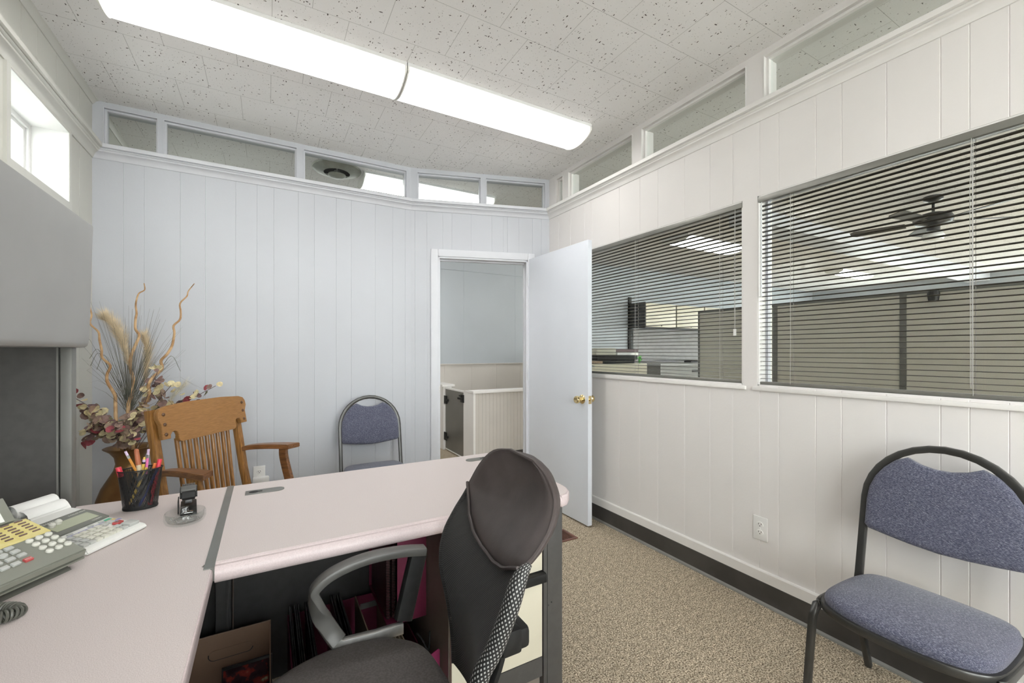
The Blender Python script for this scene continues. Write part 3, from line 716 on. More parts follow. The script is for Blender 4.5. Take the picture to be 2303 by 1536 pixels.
t = tag(obj('joint_strip', (lambda b: (b2(b, RX-.0005, xs0+.0005, 1.225, 1.937, TT-.03, TT+.0022), b)[1])(NB()), mat('grey_aluminium_strip', (.20, .205, .195), .35, metal=.5, var=.05), smooth=False), 'grey metal strip joining the two desk tops', 'joint strip')
# hutch: end panel and overhead cabinet
t = thing('overhead_hutch', 'grey overhead flipper-door cabinet on a charcoal end panel over the side desk', 'cabinet', (-.7, 1.3, TT))
CX = -.506
b = NB()
pf = [(XL+.01, 1.262), (CX-.03, 1.262), (CX-.012, 1.266), (CX-.010, 1.30), (CX-.004, 1.45), (CX-.002, 1.60), (CX-.002, 1.655), (CX-.006, 1.662), (XL+.01, 1.662)]
prism(b, pf[:], 1.922+.35, frame(Vector((0, 1.922, 0)), Vector((1, 0, 0)), Vector((0, 0, 1)), Vector((0, -1, 0))))
obj('cabinet_body', b, m_cab, t, world=True)
b = NB()
pf2 = [(CX-.026, 1.262), (CX-.014, 1.263), (CX-.008, 1.268), (CX-.005, 1.278), (CX-.003, 1.30), (CX+.001, 1.45), (CX+.004, 1.60), (CX+.006, 1.660), (CX+.004, 1.666), (CX-.010, 1.668), (CX-.03, 1.668)]
prism(b, pf2, 1.0, frame(Vector((0, 1.930, 0)), Vector((1, 0, 0)), Vector((0, 0, 1)), Vector((0, -1, 0))))
prism(b, pf2, 1.0, frame(Vector((0, .925, 0)), Vector((1, 0, 0)), Vector((0, 0, 1)), Vector((0, -1, 0))))
bmesh.ops.bevel(b, geom=[e for e in b.edges if len(e.link_faces) == 2 and e.calc_face_angle(0) > 1.2 and abs(e.verts[0].co.y-e.verts[1].co.y) < 1e-4], offset=.004, segments=2, affect='EDGES')
obj('flipper_door', b, m_cab, t, world=True)
b = NB(); b2(b, XL+.012, -.572, 1.895, 1.918, TT, 1.262); obj('end_panel', b, m_dgrey, t, world=True)
b = NB(); b2(b, -.567, -.540, 1.886, 1.926, TT, 1.262, bev=.003); b2(b, -.576, -.571, 1.887, 1.90, TT, 1.262); obj('end_post', b, m_midgrey, t, world=True)
b = NB(); b2(b, XL+.008, XL+.02, -.3, 1.9, TT, 1.262); obj('back_panel', b, m_dgrey, t, world=True)
b = NB(); lathe(b, [(0, -.006), (.018, -.006), (.022, -.001), (.022, .001)], 16, Matrix.Translation((-.60, 1.53, 1.262)), sy=.5); obj('screw_cap', b, m_ivory, t, world=True)

# ------------------------------------------------------------------ blue stacking chairs
def fabric():
    m = bpy.data.materials.new('blue_heather_fabric'); m.use_nodes = True
    n = m.node_tree.nodes; l = m.node_tree.links; p = n['Principled BSDF']
    tc = n.new('ShaderNodeTexCoord'); mp = n.new('ShaderNodeMapping'); mp.inputs['Scale'].default_value = (.35, 1, 1.6); l.new(tc.outputs['Object'], mp.inputs[0])
    v = n.new('ShaderNodeTexNoise'); v.inputs['Scale'].default_value = 520; v.inputs['Detail'].default_value = 3; v.inputs['Roughness'].default_value = .7; l.new(mp.outputs[0], v.inputs[0])
    cr = n.new('ShaderNodeValToRGB'); e = cr.color_ramp.elements
    e[0].position = .40; e[0].color = (.045, .050, .085, 1); e[1].position = .70; e[1].color = (.36, .365, .43, 1); x = e.new(.52); x.color = (.092, .097, .150, 1)
    l.new(v.outputs['Fac'], cr.inputs[0]); l.new(cr.outputs[0], p.inputs['Base Color'])
    p.inputs['Roughness'].default_value = .95; p.inputs['Sheen Weight'].default_value = .25
    wv = n.new('ShaderNodeTexWave'); wv.inputs['Scale'].default_value = 130; wv.bands_direction = 'DIAGONAL'; wv.inputs['Distortion'].default_value = 1; l.new(tc.outputs['Object'], wv.inputs[0])
    bp = n.new('ShaderNodeBump'); bp.inputs['Strength'].default_value = .4; bp.inputs['Distance'].default_value = .0015; l.new(wv.outputs['Fac'], bp.inputs['Height']); l.new(bp.outputs[0], p.inputs['Normal'])
    return m
m_fab = fabric()
m_frame = mat('dark_bronze_tube', (.070, .069, .066), .3, metal=.55, var=.08, scale=12)
def smooth_path(pts, n=6, closed=False):
    P = [Vector(p) for p in pts]; out = []
    m = len(P) if closed else len(P)-1
    for i in range(m):
        p0 = P[i-1] if (closed or i) else P[0]*2-P[1]; p1 = P[i]; p2 = P[(i+1) % len(P)]; p3 = P[(i+2) % len(P)] if (closed or i+2 < len(P)) else p2*2-p1
        for k in range(n):
            t = k/n; out.append(.5*((2*p1)+(-p0+p2)*t+(2*p0-5*p1+4*p2-p3)*t*t+(-p0+3*p1-3*p2+p3)*t**3))
    if not closed: out.append(P[-1])
    return out
def cushion(outline, thick, crown, n=7, M=None, edge=.010):
    """pillow from an outline [(u,v)] : front face domed, edges rounded"""
    b = NB(); cx = sum(p[0] for p in outline)/len(outline); cy = sum(p[1] for p in outline)/len(outline)
    rings = []
    for f, h in [(1, -thick/2)]+[(1+edge*math.cos(a)*6*0+0, 0) for a in ()]+[(1.0, -thick/2*.4), (1.012, 0), (.995, thick*.32), (.965, thick*.46), (.90, thick*.5+crown*.19), (.7, thick*.5+crown*.5), (.45, thick*.5+crown*.8), (.2, thick*.5+crown*.96)]:
        rings.append([b.verts.new((cx+(x-cx)*f, cy+(y-cy)*f, h)) for x, y in outline])
    m = len(outline)
    for A, B in zip(rings, rings[1:]):
        for i in range(m): b.faces.new((A[i], A[(i+1) % m], B[(i+1) % m], B[i]))
    c = b.verts.new((cx, cy, thick*.5+crown))
    for i in range(m): b.faces.new((rings[-1][i], rings[-1][(i+1) % m], c))
    b.faces.new(rings[0][::-1])
    bmesh.ops.recalc_face_normals(b, faces=b.faces)
    if M is not None: b.transform(M)
    return b
def stack_chair(label, loc, rotz):
    t = thing('stacking_chair', label, 'chair', loc, rotz, 'blue padded stacking chairs')
    W = .212                        # half width to tube centre
    # seat
    sp = smooth_path([(-W+.012, .10, 0), (-W+.004, -.02, 0), (-W+.012, -.14, 0), (-W+.055, -.193, 0), (-.08, -.218, 0), (0, -.222, 0), (.08, -.218, 0), (W-.055, -.193, 0), (W-.012, -.14, 0), (W-.004, -.02, 0), (W-.012, .10, 0), (W-.045, .165, 0), (.07, .182, 0), (-.07, .182, 0), (-W+.045, .165, 0)], 4, True)
    b = cushion([(p.x, p.y) for p in sp], .040, .024, M=Matrix.Translation((0, 0, .405)) @ Matrix.Rotation(math.radians(-1.5), 4, 'X')); obj('seat', b, m_fab, t, ang=60)
    b = NB(); tube(b, [(p.x*1.02, p.y*1.02, .384+p.y*-.02) for p in sp], 0, 8, closed=True, flat=(.008, .013), up=(0, 0, 1)); prism(b, [(p.x, p.y) for p in sp], .006, Matrix.Translation((0, 0, .380))); obj('seat_frame', b, m_frame, t)
    # back arch, one tube down to the seat joints
    def yb(z): return .144+max(0, z-.41)*.19
    pts = []
    for z in (.37, .41, .47, .58, .68): pts.append((-W-.002, yb(z)-(.012 if z < .40 else 0), z))
    R = W+.002; zc = .905-R
    pts.append((-R, yb(zc), zc))
    for i in range(1, 16): a = PI-PI*i/16; z = zc+(R)*math.sin(a); pts.append((R*math.cos(a), yb(z), z))
    pts.append((R, yb(zc), zc))
    for z in (.68, .58, .47, .41, .37): pts.append((W+.002, yb(z)-(.012 if z < .40 else 0), z))
    b = NB(); tube(b, pts, 0, 12, flat=(.0125, .0115), up=(0, 1, 0))
    obj('back_frame', b, m_frame, t)
    # backrest pad
    zb = .585; ol = []
    n = 14; ri = R-.008
    left = [(-ri, zb+.012), (-ri, .63)]
    arc = [(ri*math.cos(PI-PI*i/n), zc+ri*math.sin(PI-PI*i/n)) for i in range(0, n+1)]
    arcL = [p for p in arc if p[0] < -.108]; arcR = [p for p in arc if p[0] > .108]
    dip = [(-.095, .868), (-.06, .851), (-.02, .842), (.02, .842), (.06, .851), (.095, .868)]
    bot = [(ri, .63), (ri, zb+.012), (ri-.012, zb), (.14, zb-.008), (.07, zb-.016), (0, zb-.020), (-.07, zb-.016), (-.14, zb-.008), (-ri+.012, zb)]
    ol = left+arcL+dip+arcR+bot
    Mb = frame(Vector((0, 0, 0)), Vector((1, 0, 0)), Vector((0, .19, 1)).normalized(), Vector((0, -1, .19)).normalized())
    b = cushion([(x, (z-.43)*1.0) for x, z in ol], .032, .010, M=Matrix.Translation((0, .143, .43)) @ Mb, edge=.01); obj('backrest', b, m_fab, t, ang=60)
    for s in (-1, 1):
        x = s*(W+.004)
        fl = smooth_path([(x, .150, .382), (x, .06, .375), (x, -.09, .381), (x*.995, -.150, .380), (x*.99, -.182, .362), (x*1.0, -.196, .31), (x*1.02, -.232, .003)], 5)
        b = NB(); tube(b, fl, 0, 12, flat=(.0105, .0135), up=(0, 1, .3)); obj('leg', b, m_frame, t)
        rl = [(x*1.03, .110, .372), (x*1.04, .145, .30), (x*1.06, .262, .003)]
        b = NB(); tube(b, smooth_path(rl, 4), 0, 12, flat=(.0105, .0135), up=(0, 1, .3)); obj('leg', b, m_frame, t)
    b = NB(); cyl(b, (-W, .20, .17), (W, .20, .17), .007, 10); obj('stretcher', b, m_frame, t)
    return t
stack_chair('blue padded stacking chair against the wall below the larger blind window', (1.815, .555, 0), -PI/2+.0)
stack_chair('blue padded stacking chair against the far pale blue wall behind the desk', (.675, 3.13, 0), .0)

# ------------------------------------------------------------------ oak armchair
t = thing('wooden_armchair', 'oak slat-back armchair with shaped crest rail behind the desk', 'chair', (-.119, 2.524, 0), math.radians(53.4))
def yb(z): return .222+.17*(z-.93) if z > .44 else .139+(.44-z)*.16
hw = .2425
half = [(hw+.023, -.060), (hw+.020, -.035), (hw+.008, -.018), (.22, -.008), (.10, 0)]
low = [(hw+.010, -.090), (hw+.012, -.156), (hw-.030, -.156), (hw-.032, -.140), (hw-.040, -.129), (hw-.053, -.126), (hw-.065, -.132), (hw-.069, -.146), (hw-.066, -.160), (hw-.071, -.173), (hw-.083, -.180)]
rt = half[::-1]+low
poly = [(-x, z) for x, z in rt][::-1]+rt
tilt = math.atan(.17)
Mc = frame(Vector((0, yb(1.008)-.030, 1.008)), Vector((1, 0, 0)), Vector((0, math.sin(tilt), math.cos(tilt))), Vector((0, -math.cos(tilt), math.sin(tilt))))
b = NB(); prism(b, poly, .020, Mc)
bmesh.ops.bevel(b, geom=[e for e in b.edges if len(e.link_faces) == 2 and e.calc_face_angle(0) > 1.2], offset=.002, segments=2, affect='EDGES')
cr_ = obj('crest_rail', b, m_crest, t)
for s in (-1, 1):
    for z in (-.045, -.09, -.135):
        b = NB(); lathe(b, [(0, .0065), (.0045, .0055), (.0078, .002), (.008, -.001)], 12, Mc @ Matrix.Translation((s*(hw-.008), z, .020))); obj('wood_button', b, m_btn, cr_)
for s in (-1, 1):
    b = NB(); zs = [0, .2, .44, .6, .75, .87, .985]
    tube(b, [(s*(hw+(.012 if z < .5 else 0)), yb(z)+.006, z) for z in zs], 0, 12, flat=(.0225, .017) if False else (.0185, .0175), up=(0, 1, 0)); obj('back_post', b, m_oakz, t)
for k in range(10):
    x = -.152+.304*k/9
    b = NB(); tube(b, [(x, yb(.845)-.012, .845), (x*.97, yb(.65)-.004, .65), (x*.94, yb(.49), .49)], 0, 8, flat=(.0075, .008), up=(0, 1, 0)); obj('slat', b, m_oakz, t)
b = NB(); tube(b, [(-hw, yb(.49), .49), (hw, yb(.49), .49)], 0, 12, flat=(.0225, .010), up=(0, 1, 0)); obj('lower_rail', b, m_oakx, t)
sp = smooth_path([(-.21, .15, 0), (-.235, -.05, 0), (-.235, -.22, 0), (-.20, -.262, 0), (0, -.275, 0), (.20, -.262, 0), (.235, -.22, 0), (.235, -.05, 0), (.21, .15, 0)], 4)
b = NB(); prism(b, [(p.x, p.y) for p in sp], .030, Matrix.Translation((0, 0, .425))); obj('seat', b, m_oakx, t)
for s in (-1, 1):
    arm = [(s*(hw+.004), .205, .700), (s*(hw+.014), .14, .716), (s*(hw+.026), .05, .722), (s*(hw+.040), -.03, .722), (s*(hw+.052), -.095, .720)]
    aw = [.018, .024, .030, .034, .036]
    A = smooth_path(arm, 4); b = NB(); n = len(A); prev = None
    for i, p in enumerate(A):
        wv_ = aw[0]+(aw[-1]-aw[0])*min(1, i/(n-1)*1.2); th = .0125
        d = (A[min(i+1, n-1)]-A[max(0, i-1)]).normalized(); sd = d.cross(Vector((0, 0, 1))).normalized()
        e = .018*s*(-1) if i == n-1 else 0
        ring = [b.verts.new(p+sd*q*wv_+Vector((0, 0, r*th))+d*(e*q)) for q, r in ((-1, -1), (1, -1), (1, 1), (-1, 1))]
        if prev:
            for k in range(4): b.faces.new((prev[k], prev[(k+1) % 4], ring[(k+1) % 4], ring[k]))
        else: b.faces.new(ring[::-1])
        prev = ring
    b.faces.new(prev); bmesh.ops.recalc_face_normals(b, faces=b.faces)
    bmesh.ops.bevel(b, geom=[e for e in b.edges if len(e.link_faces) == 2 and e.calc_face_angle(0) > .9], offset=.003, segments=2, affect='EDGES')
    obj('armrest', b, m_oaky, t)
    sup = smooth_path([(s*(hw+.046), -.035, .712), (s*(hw+.043), -.04, .66), (s*(hw+.030), -.075, .56), (s*(hw+.004), -.125, .46), (s*(hw-.008), -.16, .33), (s*(hw-.006), -.20, .0)], 4)
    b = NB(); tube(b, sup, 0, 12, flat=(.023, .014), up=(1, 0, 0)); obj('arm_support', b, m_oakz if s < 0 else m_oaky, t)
for z, y in ((.40, -.22), (.40, .13), (.16, -.19)):
    b = NB(); tube(b, [(-hw+.01, y, z), (hw-.01, y, z)], 0, 12, flat=(.022, .010), up=(0, 1, 0)); obj('rail', b, m_oakx, t)

# ------------------------------------------------------------------ office chair
def meshfab():
    m = bpy.data.materials.new('black_knit_mesh'); m.use_nodes = True
    n = m.node_tree.nodes; l = m.node_tree.links; p = n['Principled BSDF']
    tc = n.new('ShaderNodeTexCoord'); wv = n.new('ShaderNodeTexWave'); wv.inputs['Scale'].default_value = 95; wv.bands_direction = 'DIAGONAL'; wv.inputs['Distortion'].default_value = .6
    l.new(tc.outputs['Object'], wv.inputs[0])
    cr = n.new('ShaderNodeValToRGB'); cr.color_ramp.elements[0].color = (.008, .008, .008, 1); cr.color_ramp.elements[1].color = (.034, .032, .031, 1)
    cr.color_ramp.elements[0].position = .3; l.new(wv.outputs['Fac'], cr.inputs[0]); l.new(cr.outputs[0], p.inputs['Base Color'])
    p.inputs['Roughness'].default_value = .75; p.inputs['Sheen Weight'].default_value = .1
    bp = n.new('ShaderNodeBump'); bp.inputs['Strength'].default_value = .5; bp.inputs['Distance'].default_value = .001; l.new(wv.outputs['Fac'], bp.inputs['Height']); l.new(bp.outputs[0], p.inputs['Normal'])
    return m
def netmat():
    m = bpy.data.materials.new('black_and_white_netting'); m.use_nodes = True
    n = m.node_tree.nodes; l = m.node_tree.links; p = n['Principled BSDF']
    uv = n.new('ShaderNodeUVMap'); uv.uv_map = 'UVMap'
    sep = n.new('ShaderNodeSeparateXYZ'); l.new(uv.outputs[0], sep.inputs[0])
    def saw(a, bq):
        x = n.new('ShaderNodeMath'); x.operation = 'MULTIPLY'; x.inputs[1].default_value = a; l.new(sep.outputs[0], x.inputs[0])
        y = n.new('ShaderNodeMath'); y.operation = 'MULTIPLY_ADD'; y.inputs[1].default_value = bq; l.new(sep.outputs[1], y.inputs[0]); l.new(x.outputs[0], y.inputs[2])
        s = n.new('ShaderNodeMath'); s.operation = 'SINE'; l.new(y.outputs[0], s.inputs[0]); return s
    a = saw(2*PI*13, 2*PI*85); c = saw(2*PI*13, -2*PI*85)
    mu = n.new('ShaderNodeMath'); mu.operation = 'MINIMUM'; l.new(a.outputs[0], mu.inputs[0]); l.new(c.outputs[0], mu.inputs[1])
    cr = n.new('ShaderNodeValToRGB'); cr.color_ramp.elements[0].position = .48; cr.color_ramp.elements[0].color = (.012, .012, .012, 1); cr.color_ramp.elements[1].position = .66; cr.color_ramp.elements[1].color = (.44, .44, .43, 1)
    h = n.new('ShaderNodeMath'); h.operation = 'MULTIPLY_ADD'; h.inputs[1].default_value = .5; h.inputs[2].default_value = .5; l.new(mu.outputs[0], h.inputs[0])
    l.new(h.outputs[0], cr.inputs[0]); l.new(cr.outputs[0], p.inputs['Base Color']); p.inputs['Roughness'].default_value = .6
    return m
m_knit = meshfab(); m_net = netmat()
m_leather = mat('worn_black_leatherette', (.048, .038, .037), .5, col2=(.085, .068, .066), scale=9, lo=.35, hi=.75, bump=.12, bscale=260, spec=.4)
m_seatf = mat('charcoal_seat_fabric', (.064, .056, .054), .9, col2=(.088, .079, .076), scale=220, bump=.2, bscale=600)
m_armp = mat('scuffed_grey_arm_plastic', (.085, .083, .078), .38, var=.12, scale=10)
m_armal = mat('brushed_aluminium', (.50, .50, .49), .35, metal=.8, var=.05, scale=60)
t = thing('office_chair', 'black mesh-back office chair pulled up to the desk', 'chair', (.20, .93, 0))
near = [(.350, .735, .44), (.338, .740, .52), (.343, .740, .624), (.371, .730, .684), (.399, .720, .757), (.424, .720, .815), (.465, .720, .850), (.507, .734, .885), (.540, .764, .926), (.552, .812, .964), (.555, .870, .987)]
far = [(.420, 1.05, .44), (.429, 1.082, .503), (.425, 1.105, .576), (.414, 1.128, .667), (.427, 1.138, .741), (.459, 1.140, .797), (.487, 1.140, .835), (.511, 1.140, .871), (.528, 1.105, .930), (.541, 1.05, .975), (.553, .975, .992)]
nrt = smooth_path(near, 4); frt = smooth_path(far, 4)
def backpt(i, u, off=0.):
    a, c = frt[i], nrt[i]; p = a.lerp(c, u)
    f = i/(len(nrt)-1)
    bow = .030*4*u*(1-u)*(1-.3*f)
    n = Vector((-1, 0, .35)).normalized()
    return p+Vector((1, 0, 0))*bow+n*off
NR = len(nrt); NU = 24
def shell(i0, i1, off0, off1, ufun=None, ilist=None):
    b = NB(); idx = list(range(i0, i1+1)); F = []; B = []
    for i in idx:
        q_ = 1 if i < 21 else .94
        F.append([b.verts.new(backpt(i, k/NU*q_, off0)) for k in range(NU+1)])
        B.append([b.verts.new(backpt(i, k/NU*q_, off1)) for k in range(NU+1)])
    for G, s in ((F, 1), (B, -1)):
        for r in range(len(idx)-1):
            for k in range(NU):
                q = (G[r][k], G[r][k+1], G[r+1][k+1], G[r+1][k]); b.faces.new(q if s > 0 else q[::-1])
    for r in range(len(idx)-1):
        for k in (0, NU): b.faces.new((F[r][k], F[r+1][k], B[r+1][k], B[r][k]))
    for k in range(NU):
        for r in (0, len(idx)-1): b.faces.new((F[r][k], F[r][k+1], B[r][k+1], B[r][k]))
    bmesh.ops.recalc_face_normals(b, faces=b.faces)
    return b
obj('backrest_mesh', shell(0, NR-6, .0, -.018), m_knit, t, ang=50, world=True)
# leatherette cap over the top, its lower edge dips in the middle
b = NB(); cap = []
def lower(u):
    T_ = [(0, 28), (.08, 25), (.2, 21.3), (.35, 19), (.5, 18.2), (.7, 18), (.85, 18.8), (1, 21)]
    for (a, c), (e, f) in zip(T_, T_[1:]):
        if u <= e+1e-6: return c+(f-c)*(u-a)/(e-a)
    return 21
lo = [lower(k/NU) for k in range(NU+1)]
def bp_f(fi, u, off):
    i = min(int(fi), NR-2); f = fi-i; return backpt(i, u, off).lerp(backpt(i+1, u, off), f)
NV = 20; G = {}
for side, off in ((0, .012), (1, -.030)):
    for r in range(NV+1):
        for k in range(NU+1):
            u = k/NU; fi = lo[k]+(NR-1-lo[k])*r/NV
            e = min(1, min(r, NV-r, k, NU-k)/1.6+.0)
            o_ = off*(.35+.65*math.sqrt(e)) if e < 1 else off
            G[side, r, k] = b.verts.new(bp_f(fi, u, o_))
for side in (0, 1):
    for r in range(NV):
        for k in range(NU): b.faces.new((G[side, r, k], G[side, r, k+1], G[side, r+1, k+1], G[side, r+1, k]))
for r in range(NV):
    for k in (0, NU): b.faces.new((G[0, r, k], G[0, r+1, k], G[1, r+1, k], G[1, r, k]))
for k in range(NU):
    for r in (0, NV): b.faces.new((G[0, r, k], G[0, r, k+1], G[1, r, k+1], G[1, r, k]))
bmesh.ops.recalc_face_normals(b, faces=b.faces)
cap_o = obj('headrest_cap', b, m_leather, t, ang=70, world=True)
b = NB(); tube(b, [bp_f(lo[k], k/NU, .010) for k in range(NU+1)], .0042, 8); obj('piping', b, m_leather, t, world=True)
b = NB(); tube(b, [nrt[i]+Vector((0, -.002, 0)) for i in range(20, NR)]+[frt[i] for i in range(NR-1, 26, -1)], .0050, 8); obj('piping', b, m_leather, t, world=True)
b = NB(); uvl = b.loops.layers.uv.new('UVMap')
tube(b, [nrt[i]+Vector((.004, -.004, 0)) for i in range(0, 23)], [.0175]*19+[.0165, .0145, .011, .006], 16, uvl=uvl); obj('side_bolster', b, m_net, t, ang=60, world=True)
b = NB(); uvl = b.loops.layers.uv.new('UVMap'); tube(b, [frt[i]+Vector((.006, -.004, 0)) for i in range(0, 27)], .010, 12, uvl=uvl); obj('side_bolster', b, m_knit, t, ang=60, world=True)
b = NB(); box(b, (.475, .88, .640), (.030, .20, .045), bev=.010); box(b, (.425, .755, .668), (.045, .026, .050), bev=.007); tube(b, [(.44, .765, .66), (.47, .80, .645)], .012, 8); obj('lumbar_bracket', b, m_black, t, world=True)
b = NB(); tube(b, smooth_path([(.480, .92, .66), (.485, .93, .52), (.42, .93, .42), (.28, .93, .405)], 5), 0, 12, flat=(.035, .010), up=(1, 0, .4)); obj('back_bar', b, m_black, t, world=True)
# seat
so = smooth_path([(.365, .97, 0), (.352, 1.07, 0), (.303, 1.134, 0), (.235, 1.168, 0), (.150, 1.178, 0), (.05, 1.152, 0), (-.03, 1.09, 0), (-.07, .98, 0), (-.075, .86, 0), (-.03, .75, 0), (.05, .69, 0), (.16, .67, 0), (.27, .69, 0), (.335, .75, 0), (.362, .86, 0)], 4, True)
obj('seat', cushion([(p.x, p.y) for p in so], .070, .022, M=Matrix.Translation((0, 0, .466))), m_seatf, t, ang=70, world=True)
b = NB(); prism(b, [(p.x*.95+.008, p.y*.95+.046) for p in so], .012, Matrix.Translation((0, 0, .408))); obj('seat_shell', b, m_black, t, world=True)
# armrest loops
for s in (1, -1):
    def Y(y): return y if s > 0 else 1.80-y
    top = [(p.x-(.05 if s < 0 else 0), p.y, p.z-(.05 if s < 0 else 0)) for p in smooth_path([(.390, Y(1.19), .684), (.33, Y(1.19), .694), (.26, Y(1.19), .698), (.20, Y(1.19), .693), (.145, Y(1.19), .678), (.110, Y(1.19), .655), (.104, Y(1.19), .632), (.115, Y(1.185), .590), (.140, Y(1.18), .540), (.158, Y(1.17), .512)], 5)]
    b = NB(); tube(b, top, 0, 14, flat=(.021, .0115), up=(-.5, 0, 1)); a_ = obj('armrest', b, m_armp, t, world=True)
    b = NB(); tube(b, [(q[0]-(.05 if s < 0 else 0), q[1], q[2]-(.05 if s < 0 else 0)) for q in ((.372, Y(1.19), .680), (.350, Y(1.185), .60), (.325, Y(1.175), .515))], 0, 12, flat=(.0165, .024), up=(1, 0, 0)); obj('arm_post', b, m_black, t, world=True)
    b = NB(); tube(b, [(.150, Y(1.172), .513), (.168, Y(1.172), .500), (.25, Y(1.168), .497), (.322, Y(1.168), .497)], 0, 12, flat=(.010, .016), up=(0, 0, 1)); obj('arm_base', b, m_armal, t, world=True); b = NB(); tube(b, [(.24, Y(1.15), .478), (.24, Y(1.08), .425), (.24, Y(.98), .405)], 0, 10, flat=(.025, .008), up=(0, 0, 1)); obj('arm_bracket', b, m_black, t, world=True)
b = NB(); box(b, (.18, .93, .390), (.20, .16, .04), bev=.01); obj('tilt_mechanism', b, m_black, t, world=True)
b = NB(); cyl(b, (.18, .93, .09), (.18, .93, .25), .026, 16); cyl(b, (.18, .93, .25), (.18, .93, .385), .015, 16); obj('gas_lift', b, m_black, t, world=True)
for k in range(5):
    a = math.radians(10+72*k); e = Vector((.18+.29*math.cos(a), .93+.29*math.sin(a), .075))
    b = NB(); tube(b, [(.18+.02*math.cos(a), .93+.02*math.sin(a), .105), (.18+.16*math.cos(a), .93+.16*math.sin(a), .095), e], [.028, .022, .016], 8); L_ = obj('base_leg', b, m_black, t, world=True)
    b = NB(); cyl(b, e, (e.x, e.y, .05), .007, 8)
    d = Vector((-math.sin(a), math.cos(a), 0))
    for q in (-1, 1): cyl(b, Vector((e.x, e.y, .026))+d*q*.006, Vector((e.x, e.y, .026))+d*q*.024, .026, 16)
    obj('caster', b, m_black, t, world=True)

# ------------------------------------------------------------------ vase and dried arrangement
VX, VY = -.648, 3.07
Rv = Vector((.869, -.495, 0)); Fv = Vector((.495, .869, 0))
m_bronze = mat('aged_bronze', (.16, .075, .025), .36, metal=.6, col2=(.33, .19, .075), scale=5, lo=.35, hi=.7, bump=.08, bscale=60)
t = thing('floor_vase', 'tall bronze floor vase in the corner holding dried foliage', 'vase', (VX, VY, 0))
b = NB(); prof = [(0, .0), (.075, .0), (.085, .01), (.10, .05), (.125, .15), (.142, .28), (.146, .38), (.138, .46), (.118, .52), (.090, .57), (.068, .61), (.060, .645), (.066, .68), (.085, .708), (.108, .725), (.112, .730), (.108, .732), (.085, .718), (.062, .69), (.054, .65), (.05, .60), (0, .58)]
lathe(b, prof, 48); obj('vase_body', b, m_bronze, t, ang=70)
def vp(s, z, d=0.): return (VX+Rv.x*s+Fv.x*d, VY+Rv.y*s+Fv.y*d, z)
m_twig = mat('pale_curly_twig_bark', (.42, .24, .11), .7, col2=(.66, .44, .24), scale=18, bump=.3, bscale=120)
m_twigd = mat('dark_twig', (.06, .045, .035), .7, var=.2)
TA = [(0.336, 1.622), (0.295, 1.582), (0.299, 1.552), (0.269, 1.512), (0.26, 1.469), (0.254, 1.425), (0.234, 1.39), (0.238, 1.355), (0.221, 1.32), (0.216, 1.277), (0.203, 1.233), (0.164, 1.198), (0.16, 1.155), (0.125, 1.111), (0.107, 1.067), (0.099, 1.015), (0.064, 0.954), (0.029, 0.901), (0.02, 0.62)]
TB = [(0.051, 1.626), (0.046, 1.591), (0.029, 1.569), (0.024, 1.53), (0.007, 1.499), (0.01, 1.46), (0.022, 1.425), (0.022, 1.373), (0.029, 1.338), (0.02, 1.294), (0.007, 1.224), (-0.004, 1.155), (0.001, 1.102), (0.007, 1.015), (-0.002, 0.928), (0.003, 0.62)]
TC = [(-0.189, 1.556), (-0.196, 1.495), (-0.172, 1.443), (-0.176, 1.399), (-0.15, 1.355), (-0.15, 1.312), (-0.124, 1.259), (-0.124, 1.216), (-0.1, 1.172), (-0.113, 1.128), (-0.1, 1.085), (-0.072, 1.015), (-0.083, 0.971), (-0.072, 0.928), (-0.059, 0.858), (-0.024, 0.62)]
for L, d1, lab in ((TA, .02, 'pale curly twig leaning toward the doorway, longest of three in the bronze vase'), (TB, .03, 'pale curly twig standing upright in the middle of the bronze vase'), (TC, -.04, 'pale curly twig bending toward the overhead cabinet from the bronze vase')):
    n = len(L); pts = [vp(s, z, d1*(1-i/(n-1))+.012*math.sin(i*1.7)) for i, (s, z) in enumerate(L)]
    P = smooth_path(pts, 4); b = NB(); tube(b, P, [.0022+.0072*(i/len(P))**.8 for i in range(len(P))], 8)
    tag(obj('curly_twig', b, m_twig), lab, 'twig', 'curly twigs in the vase')
# pampas plumes: hair-fine strands
def plume(name, label, path, n, ln, col, group=None, sp=1.0):
    m = mat(name+'_fibre', col, .9, var=.12, scale=30)
    P = smooth_path([vp(*q) for q in path], 8); b = NB()
    tube(b, [P[i] for i in range(0, len(P), 2)], .0018, 5)
    k0 = int(len(P)*.42)
    for i in range(n):
        j = random.randint(k0, len(P)-2); f = (j-k0)/(len(P)-k0)
        d = (P[j+1]-P[j]).normalized(); o_ = Vector((random.gauss(0, 1), random.gauss(0, 1), random.gauss(0, 1))); o_ = (o_-d*o_.dot(d)).normalized()
        L_ = ln*random.uniform(.6, 1.1)*(1-.45*f)*(.45+.55*min(1, f*4))
        q = P[j]; w_ = d.cross(o_)*.0007
        p1 = q+d*L_*.5+o_*L_*.20*sp; p2 = q+d*L_*.92+o_*L_*.46*sp
        a = [b.verts.new(v) for v in (q-w_, q+w_, p1+w_*.8, p1-w_*.8)]; b.faces.new(a)
        e = b.verts.new(p2); b.faces.new((a[3], a[2], e))
    return tag(obj(name, b, m), label, 'dried plume', group)
plume('pampas_plume', 'feathery cream pampas plume curving toward the overhead cabinet', [(-.002, .64, 0), (-.004, 1.02, .01), (-.006, 1.14, .01), (-.04, 1.28, .01), (-.10, 1.385, .02), (-.150, 1.43, .03)], 1500, .15, (.70, .58, .40), 'pampas plumes in the vase')
